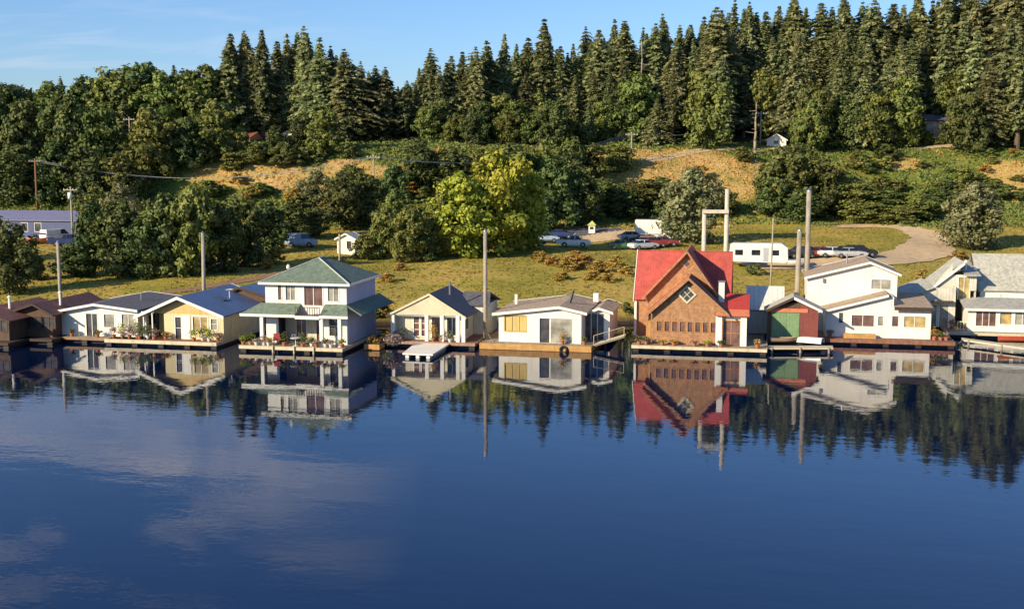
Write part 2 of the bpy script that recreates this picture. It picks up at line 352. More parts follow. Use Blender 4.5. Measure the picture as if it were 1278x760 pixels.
def ground_mat():
    m, nt, N, L, b = new_mat('meadow_ground')
    geo = N.new('ShaderNodeNewGeometry'); sep = N.new('ShaderNodeSeparateXYZ'); L.new(geo.outputs['Position'], sep.inputs[0])
    def noise(s, d=5, r=0.6):
        n = N.new('ShaderNodeTexNoise'); n.inputs['Scale'].default_value = s; n.inputs['Detail'].default_value = d; n.inputs['Roughness'].default_value = r
        L.new(geo.outputs['Position'], n.inputs['Vector']); return n.outputs[0]
    def ramp(src, st):
        r = N.new('ShaderNodeValToRGB'); L.new(src, r.inputs[0]); e = r.color_ramp.elements
        e[0].position, e[0].color = st[0][0], (*st[0][1], 1); e[1].position, e[1].color = st[-1][0], (*st[-1][1], 1)
        for p, c in st[1:-1]:
            q = e.new(p); q.color = (*c, 1)
        return r.outputs[0]
    field = ramp(noise(0.09, 8, 0.7), [(0.28, (0.18, 0.18, 0.026)), (0.45, (0.36, 0.30, 0.055)), (0.60, (0.52, 0.36, 0.090)), (0.75, (0.40, 0.21, 0.075))])
    slope = ramp(noise(0.13, 8, 0.75), [(0.34, (0.20, 0.19, 0.035)), (0.44, (0.42, 0.31, 0.085)), (0.60, (0.58, 0.38, 0.14)), (0.74, (0.46, 0.25, 0.10))])
    mr = N.new('ShaderNodeMapRange'); L.new(sep.outputs['Z'], mr.inputs[0]); mr.inputs[1].default_value = 5.6; mr.inputs[2].default_value = 8
    green = ramp(noise(0.16, 8, 0.7), [(0.30, (0.07, 0.10, 0.02)), (0.50, (0.15, 0.18, 0.03)), (0.62, (0.26, 0.24, 0.05)), (0.78, (0.34, 0.22, 0.06))])
    at = N.new('ShaderNodeAttribute'); at.attribute_name = 'dry'; an = N.new('ShaderNodeMath'); an.operation = 'MULTIPLY_ADD'; L.new(noise(0.35, 6, 0.7), an.inputs[0]); an.inputs[1].default_value = 1.6
    sb = N.new('ShaderNodeMath'); sb.operation = 'SUBTRACT'; L.new(at.outputs['Fac'], sb.inputs[0]); sb.inputs[1].default_value = 0.8; L.new(sb.outputs[0], an.inputs[2])
    ar = N.new('ShaderNodeMapRange'); L.new(an.outputs[0], ar.inputs[0]); ar.inputs[1].default_value = 0.3; ar.inputs[2].default_value = 0.7
    m0 = N.new('ShaderNodeMix'); m0.data_type = 'RGBA'; L.new(ar.outputs[0], m0.inputs[0]); L.new(green, m0.inputs[6]); L.new(slope, m0.inputs[7])
    mx = N.new('ShaderNodeMix'); mx.data_type = 'RGBA'; L.new(mr.outputs[0], mx.inputs[0]); L.new(field, mx.inputs[6]); L.new(m0.outputs[2], mx.inputs[7])
    # muddy shore below a metre
    ms = N.new('ShaderNodeMapRange'); L.new(sep.outputs['Z'], ms.inputs[0]); ms.inputs[1].default_value = 0.2; ms.inputs[2].default_value = 1.1
    m2 = N.new('ShaderNodeMix'); m2.data_type = 'RGBA'; L.new(ms.outputs[0], m2.inputs[0]); m2.inputs[6].default_value = (0.05, 0.038, 0.025, 1); L.new(mx.outputs[2], m2.inputs[7])
    # forest floor
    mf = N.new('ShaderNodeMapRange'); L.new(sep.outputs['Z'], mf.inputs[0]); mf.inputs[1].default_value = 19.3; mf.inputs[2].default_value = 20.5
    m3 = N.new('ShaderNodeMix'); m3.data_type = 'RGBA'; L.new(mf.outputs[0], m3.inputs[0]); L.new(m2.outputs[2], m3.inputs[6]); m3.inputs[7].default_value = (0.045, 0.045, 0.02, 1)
    f2 = noise(1.8, 6, 0.7); mr2 = N.new('ShaderNodeMapRange'); L.new(f2, mr2.inputs[0]); mr2.inputs[1].default_value = 0.3; mr2.inputs[2].default_value = 0.7; mr2.inputs[3].default_value = 0.72; mr2.inputs[4].default_value = 1.22
    vm = N.new('ShaderNodeVectorMath'); vm.operation = 'SCALE'; L.new(m3.outputs[2], vm.inputs[0]); L.new(mr2.outputs[0], vm.inputs['Scale'])
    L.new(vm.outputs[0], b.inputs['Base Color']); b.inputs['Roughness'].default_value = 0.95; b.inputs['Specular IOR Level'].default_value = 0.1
    bp = N.new('ShaderNodeBump'); bp.inputs['Distance'].default_value = 0.5; bp.inputs['Strength'].default_value = 0.6; L.new(f2, bp.inputs['Height']); L.new(bp.outputs[0], b.inputs['Normal'])
    return m
def axis(a, b, fine0, fine1, fs, cs):
    l = list(np.arange(a, fine0, cs)) + list(np.arange(fine0, fine1, fs)) + list(np.arange(fine1, b+cs, cs)); return np.array(l)
GM = ground_mat()
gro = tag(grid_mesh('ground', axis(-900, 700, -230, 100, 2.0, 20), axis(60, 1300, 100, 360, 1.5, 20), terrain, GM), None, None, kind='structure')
gv = np.zeros(len(gro.data.vertices)*3); gro.data.vertices.foreach_get('co', gv); gv = gv.reshape(-1, 3)
gro.data.attributes.new('dry', 'FLOAT', 'POINT').data.foreach_set('value', dryness(gv[:, 0], gv[:, 1]).astype(np.float32))

def water_mat():
    m, nt, N, L, b = new_mat('lake_water')
    geo = N.new('ShaderNodeNewGeometry')
    def wave(sx, sy, sc, det, rot=0.0):
        mp = N.new('ShaderNodeMapping'); mp.inputs['Scale'].default_value = (sx, sy, 1); mp.inputs['Rotation'].default_value = (0, 0, rot); L.new(geo.outputs['Position'], mp.inputs[0])
        n = N.new('ShaderNodeTexNoise'); n.inputs['Scale'].default_value = sc; n.inputs['Detail'].default_value = det; n.inputs['Roughness'].default_value = 0.5
        L.new(mp.outputs[0], n.inputs['Vector']); return n.outputs[0]
    a = wave(0.45, 1.0, 0.42, 4, 0.25); c = wave(0.8, 1.0, 2.6, 2, -0.3)
    ad = N.new('ShaderNodeMath'); ad.operation = 'MULTIPLY_ADD'; L.new(c, ad.inputs[0]); ad.inputs[1].default_value = 0.16; L.new(a, ad.inputs[2])
    # calmer and rougher patches of breeze
    pt = wave(0.5, 1.0, 0.035, 3, 0.15); pr = N.new('ShaderNodeMapRange'); L.new(pt, pr.inputs[0]); pr.inputs[1].default_value = 0.35; pr.inputs[2].default_value = 0.65; pr.inputs[3].default_value = 0.55; pr.inputs[4].default_value = 1.5
    bp = N.new('ShaderNodeBump'); bp.inputs['Distance'].default_value = 0.012; L.new(ad.outputs[0], bp.inputs['Height']); L.new(pr.outputs[0], bp.inputs['Strength'])
    L.new(bp.outputs[0], b.inputs['Normal'])
    b.inputs['Base Color'].default_value = (0.0005, 0.007, 0.032, 1); b.inputs['Roughness'].default_value = 0.015; b.inputs['IOR'].default_value = 1.55; b.inputs['Specular Tint'].default_value = (0.68, 0.84, 1.0, 1)
    return m
WM = water_mat()
mb = MB(); mb.add([(-900, -400, 0), (700, -400, 0), (700, 200, 0), (-900, 200, 0)], [(0, 1, 2, 3)])
tag(mb.build('water', WM), None, None, kind='structure')

def drape(name, pts, width, m, lift=0.06, seg=60):
    """a track following pixel points on the ground, as a sheet just above it"""
    P = [hit(*p) for p in pts]
    xs = [p[0] for p in P]; ys = [p[1] for p in P]; t = np.linspace(0, len(P)-1, seg); base = np.arange(len(P))
    cx = np.interp(t, base, xs); cy = np.interp(t, base, ys)
    for _ in range(4): cx[1:-1] = (cx[:-2]+cx[1:-1]+cx[2:])/3; cy[1:-1] = (cy[:-2]+cy[1:-1]+cy[2:])/3
    dx = np.gradient(cx); dy = np.gradient(cy); l = np.hypot(dx, dy)+1e-6; nx, ny = -dy/l, dx/l
    wd = width if isinstance(width, (list, tuple)) else [width]*len(P); wv = np.interp(t, base, wd)/2
    K = 7; V = []; F = []
    for i in range(seg):
        for k in range(K):
            s = (k/(K-1)*2-1)*wv[i]*(1+0.08*math.sin(i*1.7+k)); x = cx[i]+nx[i]*s; y = cy[i]+ny[i]*s
            V.append((x, y, tz(x, y)+lift))
    for i in range(seg-1):
        for k in range(K-1): a = i*K+k; F.append((a, a+1, a+1+K, a+K))
    mb = MB(); mb.add(V, F); o = mb.build(name, m, smooth=True); tag(o, None, None, kind='structure'); return o
GRAVEL = mat('pale_gravel', (0.62, 0.44, 0.24), 0.95, 0.25, 0.8, stain=0.0)
DIRT = mat('brown_dirt_track', (0.30, 0.17, 0.09), 0.95, 0.25, 0.8, stain=0.0)
HILLT = mat('sandy_track', (0.50, 0.38, 0.22), 0.95, 0.2, 0.8, stain=0.0)
ASPH = mat('asphalt', (0.10, 0.10, 0.12), 0.9, 0.2, 0.8, stain=0.0)
drape('gravel_road', [(1040, 283), (1090, 282), (1140, 287), (1165, 300), (1150, 318), (1090, 327), (1020, 330), (930, 333)], [3, 3.5, 4, 6, 9, 10, 9, 8], GRAVEL, 0.10)
drape('gravel_lot', [(835, 292), (800, 293), (760, 297), (725, 301)], [9, 9, 7, 5], GRAVEL, 0.09)
drape('asphalt_lot', [(775, 288), (730, 290), (690, 293), (655, 297)], [4, 9, 10, 9], ASPH, 0.05)
drape('dirt_path', [(165, 372), (240, 362), (310, 350), (370, 338)], [1.5, 1.8, 2, 2], DIRT, 0.06)
drape('hill_track', [(805, 201), (860, 191), (920, 186), (1000, 184), (1100, 183), (1200, 182), (1320, 178)], 3.0, HILLT, 0.08, 90)

# ------------------------------------------------------------------ HOUSE PARTS
def window(root, x0, x1, z0, z1, y, nx=1, nz=1, fm=TRIM, gm=GLASS, fw=0.09, label=None, name='window', depth=0.12, rot=None):
    """window of frame and panes set into an opening whose outer face lies at y"""
    f = MB(); yo = y-0.03; yi = y+depth
    f.box(x0-fw, x0, yo, yi, z0-fw, z1+fw); f.box(x1, x1+fw, yo, yi, z0-fw, z1+fw)
    f.box(x0, x1, yo, yi, z1, z1+fw); f.box(x0, x1, yo-0.03, yi, z0-fw, z0)
    for i in range(1, nx):
        xx = x0+(x1-x0)*i/nx; f.box(xx-0.03, xx+0.03, y+0.02, yi-0.01, z0, z1)
    for i in range(1, nz):
        zz = z0+(z1-z0)*i/nz; f.box(x0, x1, y+0.03, yi-0.02, zz-0.025, zz+0.025)
    o = f.build(name, fm, root)
    if label: o['label'] = label
    g = MB(); g.box(x0, x1, y+0.07, y+0.09, z0, z1); g.build('pane', gm, o)
    return o
def wall_strips(mb, xs, top, z0, y0, y1, holes=()):
    """front wall between x breakpoints xs with heights top(x); holes = (x0,x1,za,zb)"""
    br = sorted(set([xs[0], xs[-1]] + list(xs) + [h[0] for h in holes] + [h[1] for h in holes]))
    br = [b for b in br if xs[0] <= b <= xs[-1]]
    for a, b in zip(br[:-1], br[1:]):
        if b-a < 1e-4: continue
        hs = sorted([(h[2], h[3]) for h in holes if h[0] <= a+1e-5 and h[1] >= b-1e-5]); z = z0
        for za, zb in hs:
            if za > z+1e-4: mb.box(a, b, y0, y1, z, za)
            z = zb
        mb.pr_y([(a, z), (b, z), (b, top(b)), (a, top(a))], y0, y1)
def lin(pts):
    X = [p[0] for p in pts]; Z = [p[1] for p in pts]; return lambda x: float(np.interp(x, X, Z))
def float_base(root, x0, x1, y0, y1, zt, dm=DECKX, em=DECKP, edge=0.22, nlog=None):
    """decking, fascia and the float logs under it"""
    d = MB(); d.box(x0+0.03, x1-0.03, y0+0.03, y1, zt-0.10, zt); d.build('deck', dm, root)
    e = MB(); e.box(x0, x1, y0-0.04, y0+0.03, zt-edge, zt+0.03); e.box(x0-0.04, x0+0.03, y0+0.03, y1, zt-edge, zt+0.02); e.box(x1-0.03, x1+0.04, y0+0.03, y1, zt-edge, zt+0.02)
    e.build('deck_edge', em, root)
    n = nlog or max(3, int((x1-x0)/2.2))
    for i in range(n):
        xx = x0+0.35+(x1-x0-0.7)*i/(n-1)
        l = MB(); l.tube((xx, y0+0.12, zt-0.10-0.30), (xx, y1-0.1, zt-0.10-0.30), 0.29, 0.27, 10); l.build('float_log', LOG, root)
    c = MB(); c.box(x0+0.3, x1-0.3, y0+0.5, y1-0.2, -0.3, zt-0.11); c.build('float_core', LOG, root)
def gable_roof(root, xl, xr, xp, ze_l, ze_r, zp, y0, y1, m, over=0.3, t=0.14, name='roof', fascia=TRIM, ml=None, fw=0.2):
    """gable with its ridge along y; xl/xr eaves, xp peak"""
    r = MB()
    sl_ = (zp-ze_l)/(xp-xl) if xp > xl else 0; sr = (zp-ze_r)/(xr-xp) if xr > xp else 0
    parts = []
    if xp > xl: r.slab([(xl-over, y0, ze_l-sl_*over), (xp, y0, zp), (xp, y1, zp), (xl-over, y1, ze_l-sl_*over)], t)
    if ml:
        parts.append(r.build(name, ml, root)); r = MB()
    if xr > xp: r.slab([(xp, y0, zp), (xr+over, y0, ze_r-sr*over), (xr+over, y1, ze_r-sr*over), (xp, y1, zp)], t)
    o = r.build(name, m, root)
    if fascia:
        for yy0, yy1 in ((y0-0.06, y0-0.003), (y1+0.003, y1+0.06)):
            f = MB()
            if xp > xl: f.pr_y([(xl-over-0.02, ze_l-sl_*over-fw), (xp, zp-fw), (xp, zp+0.03), (xl-over-0.02, ze_l-sl_*over+0.03)], yy0, yy1)
            if xr > xp: f.pr_y([(xp, zp-fw), (xr+over+0.02, ze_r-sr*over-fw), (xr+over+0.02, ze_r-sr*over+0.03), (xp, zp+0.03)], yy0, yy1)
            f.build('fascia', fascia, root)
    return o
def side_back(mb, x0, x1, y0, y1, z0, zl, zr, th=0.15, gable=None):
    """left, right and back walls; gable=(xp,zp) for the back"""
    mb.box(x0, x0+th, y0, y1, z0, zl); mb.box(x1-th, x1, y0, y1, z0, zr)
    if gable: mb.pr_y([(x0+th, z0), (x1-th, z0), (x1-th, zr), (gable[0], gable[1]), (x0+th, zl)], y1-th, y1)
    else: mb.pr_y([(x0+th, z0), (x1-th, z0), (x1-th, zr), (x0+th, zl)], y1-th, y1)
def side_window(root, x, y0, y1, z0, z1, sgn=1, gm=GLASS):
    f = MB(); a, b = (x, x+0.06*sgn) if sgn > 0 else (x-0.06, x)
    f.box(a, b, y0-0.08, y0, z0-0.08, z1+0.08); f.box(a, b, y1, y1+0.08, z0-0.08, z1+0.08); f.box(a, b, y0, y1, z1, z1+0.08); f.box(a, b, y0, y1, z0-0.08, z0)
    o = f.build('window', TRIM, root); g = MB()
    g.box(x+0.005 if sgn > 0 else x-0.025, x+0.025 if sgn > 0 else x-0.005, y0, y1, z0, z1); g.build('pane', gm, o); return o
def railing(root, x0, x1, y, z, h=0.9, n=None, m=TRIM, name='railing'):
    r = MB(); n = n or max(2, int((x1-x0)/0.5))
    r.box(x0, x1, y-0.03, y+0.03, z+h-0.05, z+h); r.box(x0, x1, y-0.02, y+0.02, z+0.12, z+0.16)
    for i in range(n+1):
        xx = x0+(x1-x0)*i/n; r.box(xx-0.025, xx+0.025, y-0.025, y+0.025, z, z+h-0.05)
    return r.build(name, m, root)
DZ = 0.55

# ------------------------------------------------------------------ HOUSE: dark brown pair at the far left
def house_brown(px0, px1, pbase, ptop_eave, ppeak, pxpeak, depth, label, name='floating_house'):
    x, Y = at_z((px0+px1)/2, pbase, DZ)
    P = lambda px, py: at_y(px, py, Y)
    x0 = P(px0, pbase)[0]; x1 = P(px1, pbase)[0]; ze = P(px1, ptop_eave)[1]; xp, zp = P(pxpeak, ppeak)
    root = thing(name, label, 'floating house', ((x0+x1)/2, Y, DZ), 'floating houses moored along the shore')
    wl = MB(); holes = []
    n = 3
    for i in range(n):
        a = x0+(x1-x0)*(i+0.25)/n; holes.append((a, a+1.3, DZ+0.9, DZ+1.9))
    top = lin([(x0, ze), (xp, zp), (x1, ze)])
    wall_strips(wl, [x0, xp, x1], lambda q: top(q)-0.16, DZ, Y, Y+0.15, holes)
    side_back(wl, x0, x1, Y+0.15, Y+depth, DZ, ze-0.16, ze-0.16, gable=(xp, zp-0.16)); wl.build('wall', BROWNWALL, root)
    for h in holes: window(root, *h, Y, 2, 1, BROWNWALL, GLASS)
    gable_roof(root, x0, x1, xp, ze, ze, zp, Y-0.6, Y+depth+0.3, MAROONROOF, 0.5, fascia=DARKWOOD)
    float_base(root, x0-1.0, x1+0.8, Y-1.4, Y+depth+0.3, DZ, DARKWOOD, DARKWOOD)
    c = MB(); c.tube((xp+1, Y+2.5, zp-0.5), (xp+1, Y+2.5, zp+0.7), 0.12, 0.12); c.lathe([(0.2, 0.7), (0.2, 0.78), (0.02, 0.9)], (xp+1, Y+2.5, zp), 10); c.build('chimney', TRIM, root)
    return root
house_brown(-60, 12, 424, 397, 384, -20, 8.5, 'dark brown floating house with maroon roof, cut by the left edge of the photo')
house_brown(18, 66, 420, 389, 378, 45, 9, 'small dark floating house with reddish brown roof left of the low white one')

# ------------------------------------------------------------------ plants in pots, shared meshes come later; foliage mesh helper
def leaf_object(name, C, Nrm, Sz, tint, m, parent=None, asp=0.62, droop=None):
    C = np.asarray(C, float); n = len(C); rg = np.random.RandomState(n % 9973+3)
    Nn = Nrm/(np.linalg.norm(Nrm, axis=1, keepdims=True)+1e-9)
    a = rg.normal(size=(n, 3)) if droop is None else droop
    a = a-(a*Nn).sum(1, keepdims=True)*Nn; a /= np.linalg.norm(a, axis=1, keepdims=True)+1e-9
    b = np.cross(Nn, a); Sz = np.asarray(Sz).reshape(-1, 1)
    bend = Nn*Sz*0.18
    V = np.stack([C+a*Sz-bend, C+b*Sz*asp+bend, C-a*Sz-bend, C-b*Sz*asp+bend], 1).reshape(-1, 3)
    me = bpy.data.meshes.new(name); me.vertices.add(4*n); me.vertices.foreach_set('co', V.ravel())
    me.loops.add(4*n); me.loops.foreach_set('vertex_index', np.arange(4*n)); me.polygons.add(n)
    me.polygons.foreach_set('loop_start', np.arange(n)*4)
    try: me.polygons.foreach_set('loop_total', np.full(n, 4))
    except Exception: pass
    at = me.attributes.new('tint', 'FLOAT', 'FACE'); at.data.foreach_set('value', np.clip(tint, 0, 1).astype(np.float32))
    me.materials.append(m); me.update(calc_edges=True)
    o = bpy.data.objects.new(name, me); COL.objects.link(o)
    if parent: o.parent = parent; ORI[o.name] = ORI.get(parent.name, Vector((0, 0, 0)))
    return o
def blob(rg, n, c, r, shell=0.55):
    d = rg.normal(size=(n, 3)); d /= np.linalg.norm(d, axis=1, keepdims=True)
    q = (shell+(1-shell)*rg.rand(n, 1))
    return np.array(c)+d*q*np.array(r), d
def pot_plant(x, y, z, label, h=0.8, r=0.35, leaf=L_GRN, pot=POT, seed=1, group='potted plants and flowers on the decks', cat='potted plant', pr=0.2, ph=0.32):
    root = thing('potted_plant', label, cat, (x, y, z), group)
    p = MB(); p.lathe([(pr*0.7, 0), (pr, ph*0.85), (pr*1.12, ph*0.86), (pr*1.12, ph), (pr*0.9, ph), (pr*0.88, ph-0.04)], (x, y, z), 12); p.build('pot', pot, root)
    rg = np.random.RandomState(seed)
    n = 160; C, d = blob(rg, n, (0, 0, ph+(h-ph)*0.55), (r, r, (h-ph)*0.6), 0.2)
    leaf_object('foliage', C, d+rg.normal(size=(n, 3))*0.7, 0.05+0.05*rg.rand(n), rg.rand(n), leaf, root)
    return root

# ------------------------------------------------------------------ HOUSE: low white
def house_low_white():
    _, Y = at_z(115, 419, DZ); P = lambda px, py: at_y(px, py, Y)
    x0, _ = P(70, 400); x1, _ = P(172, 400); xp, zp = P(120, 378.5); _, zl = P(70, 387.5); _, zr = P(172, 386)
    root = thing('floating_house', 'low white floating house with dark door and nearly flat gable, left of the yellow one', 'floating house', ((x0+x1)/2, Y, DZ), 'floating houses moored along the shore')
    H = [(P(90, 0)[0], P(104, 0)[0], DZ, P(95, 391)[1]), (P(113, 0)[0], P(126, 0)[0], DZ+0.9, P(120, 392)[1]), (P(136, 0)[0], P(152, 0)[0], DZ+0.9, P(140, 392)[1])]
    wl = MB(); top = lin([(x0, zl), (xp, zp), (x1, zr)])
    wall_strips(wl, [x0, xp, x1], lambda q: top(q)-0.15, DZ, Y, Y+0.15, H)
    side_back(wl, x0, x1, Y+0.15, Y+10, DZ, zl-.15, zr-.15, gable=(xp, zp-.15)); wl.build('wall', WHITE2, root)
    window(root, *H[0], Y, 2, 1, TRIM, GLASS, name='door'); window(root, *H[1], Y, 1, 1, TRIM, GLASSW); window(root, *H[2], Y, 2, 1, TRIM, GLASSW)
    gable_roof(root, x0, x1, xp, zl, zr, zp, Y-0.5, Y+10.3, GREYROOF, 0.25)
    float_base(root, P(52, 0)[0], P(178, 0)[0], Y-1.3, Y+10.3, DZ, DECKX, mat('old_brown_edge', (0.28, 0.18, 0.11), 0.85, 0.25, 2))
    side_window(root, x1, Y+2, Y+3.4, DZ+0.9, DZ+1.9)
    v = MB(); v.tube((xp+2, Y+5, zp-0.5), (xp+2, Y+5, zp+0.5), 0.08); v.build('vent_pipe', METAL, root)
    pot_plant(P(76, 0)[0], Y-0.7, DZ, 'small potted plant by the corner of the low white house', 0.7, 0.3, seed=3)
    for i, (px, h, lf, lb) in enumerate([(109, .7, L_GRN, 'low green pot plant just right of the dark door of the white house'), (130, 1.0, L_FLO, 'pink flowers in a pot below the middle window of the low white house'),
                            (141, 1.5, L_YEL, 'tall yellow flowering pot plant on the deck of the low white house'), (150, 1.2, L_FLO, 'pale pink flowering bush in a pot between the white and yellow houses'),
                            (160, 1.9, L_OLV, 'tall olive shrub in a pot at the right end of the low white house')]):
        pot_plant(P(px, 0)[0], Y-0.75, DZ, lb, h, 0.35+0.15*h, lf, POT, 10+i)
    # trellis post at the deck corner
    t = thing('arbour', 'thin pale arbour of posts between the low white house and the yellow house', 'arbour', (P(168, 0)[0], Y-0.6, DZ))
    xx = P(168, 0)[0]
    a = MB(); [a.box(xx+dx-0.05, xx+dx+0.05, Y-0.65, Y-0.55, DZ, DZ+2.5) for dx in (0, 0.9)]; a.build('post', TRIM, t)
    a = MB(); a.box(xx-0.2, xx+1.1, Y-0.65, Y-0.55, DZ+2.5, DZ+2.6); a.build('beam', TRIM, t)
house_low_white()

# ------------------------------------------------------------------ HOUSE: yellow with blue roof
def house_yellow():
    _, Y = at_z(228, 423, DZ); P = lambda px, py: at_y(px, py, Y); X = lambda px: P(px, 410)[0]; Z = lambda py: P(228, py)[1]
    x0, x1 = X(176), X(279); xp, zp = P(225, 369.5); zl = P(172, 392)[1]; zr = P(281, 392)[1]
    xw = X(205)
    root = thing('floating_house', 'yellow floating house with white barge boards and blue metal roof', 'floating house', ((x0+x1)/2, Y, DZ), 'floating houses moored along the shore')
    top = lin([(x0, zl), (xp, zp), (x1, zr)])
    zb = Z(391.5)                                              # bottom of the gable boarding
    H = [(X(219), X(226), DZ, Z(396)), (X(241), X(259), DZ+0.75, Z(395)), (X(263.5), X(271), DZ+1.0, Z(397))]
    g = MB(); wall_strips(g, [x0+0.5, xp, x1], lambda q: max(top(q)-0.16, zb+0.01), zb, Y, Y+0.12); g.build('gable_boarding', YELLOW, root)
    wl = MB(); wall_strips(wl, [xw, x1], lambda q: zb, DZ, Y+0.02, Y+0.17, H)
    wl.box(xw, xw+0.15, Y+0.17, Y+3.0, DZ, zb); wl.box(x0+0.4, xw, Y+2.85, Y+3.0, DZ, zb)      # the porch recess
    side_back(wl, x0+0.4, x1, Y+3.0, Y+11, DZ, zl, zr-0.15, gable=(xp, zp-.16)); wl.box(x1-0.15, x1, Y+0.17, Y+3, DZ, zr-0.16); wl.build('wall', YWALL, root)
    d = MB(); d.box(X(227.5), X(237.5), Y-0.03, Y+0.015, DZ, Z(393.5)); d.build('shutter', TRIM, root)
    window(root, *H[0], Y+0.02, 1, 2, TRIM, GLASS, name='door'); window(root, *H[1], Y+0.02, 2, 1, TRIM, GLASSY); window(root, *H[2], Y+0.02, 1, 2, TRIM, GLASSW)
    pp = MB(); pp.box(x0+0.4, x0+0.55, Y, Y+0.15, DZ, zb); pp.build('post', TRIM, root)
    gable_roof(root, x0, x1, xp, zl, zr, zp, Y-0.7, Y+11.3, BLUEROOF, 0.35, fw=0.26)
    # higher blue roofed rear block
    ya = Y+9.0; Q = lambda px, py: at_y(px, py, ya)
    xa, xb = Q(262, 0)[0], Q(330, 0)[0]; xq, zq = Q(299, 358); ze = Q(325, 371)[1]
    b = MB(); b.box(xa, xa+0.15, ya, ya+5, DZ, ze-.15); b.box(xb-.15, xb, ya, ya+5, DZ, ze-.15)
    for yy in (ya, ya+4.85): b.pr_y([(xa+.15, DZ), (xb-.15, DZ), (xb-.15, ze-.15), (xq, zq-.16), (xa+.15, ze-.15)], yy, yy+.15)
    b.build('rear_wall', BROWNWALL, root)
    gable_roof(root, xa, xb, xq, ze, ze, zq, ya-0.3, ya+5.3, BLUEROOF, 0.3, name='rear_roof', fascia=DARKWOOD)
    float_base(root, X(141), X(279), Y-1.6, ya+5.3, DZ, DECKR, DECKP, 0.3)
    # skylight and a satellite dish on the roof
    zz = lambda xx: zp-(xx-xp)*(zp-zr)/(x1-xp)
    s = MB(); xs = xp+1.6; s.slab([(xs, Y+4, zz(xs)+.1), (xs+.9, Y+4, zz(xs+.9)+.1), (xs+.9, Y+5.2, zz(xs+.9)+.1), (xs, Y+5.2, zz(xs)+.1)], .12); s.build('skylight', GLASS, root)
    ds = MB(); xs = xp+2.2; ds.tube((xs, Y+6, zz(xs)-.1), (xs, Y+6, zz(xs)+.7), .04); ds.lathe([(0.02, 0), (0.25, .05), (.38, .14), (.36, .15), (.02, .03)], (xs, Y+6, zz(xs)+.7), 14); ds.build('dish', TRIM, root)
    yd = Y-0.9
    for i, (px, h, lf, pm, lb) in enumerate([(180, 1.5, L_DEC, POT, 'big dark shrub in a pot at the porch corner of the yellow house'), (188, 1.2, L_GRN, POTW, 'green bush in a white pot on the yellow house porch'),
            (198, 1.0, L_FLO, POT, 'pink flowers by the porch wall of the yellow house'), (210, .7, L_DRY, POT, 'small orange flowers in a terracotta pot left of the yellow house door'),
            (247, 1.1, L_YEL, POT, 'leafy yellow-green plant under the amber window of the yellow house'), (256, 1.3, L_GRN, POTW, 'green plant in a white pot at the right window of the yellow house'),
            (266, 1.2, L_YEL, POTW, 'yellow flowers in a white pot near the right corner of the yellow house'), (275, .8, L_FLO, POT, 'pale blossoms in a pot at the right corner of the yellow house deck')]):
        pot_plant(X(px), yd+0.35*(i % 2), DZ, lb, h, .4+.15*h, lf, pm, 30+i)
house_yellow()

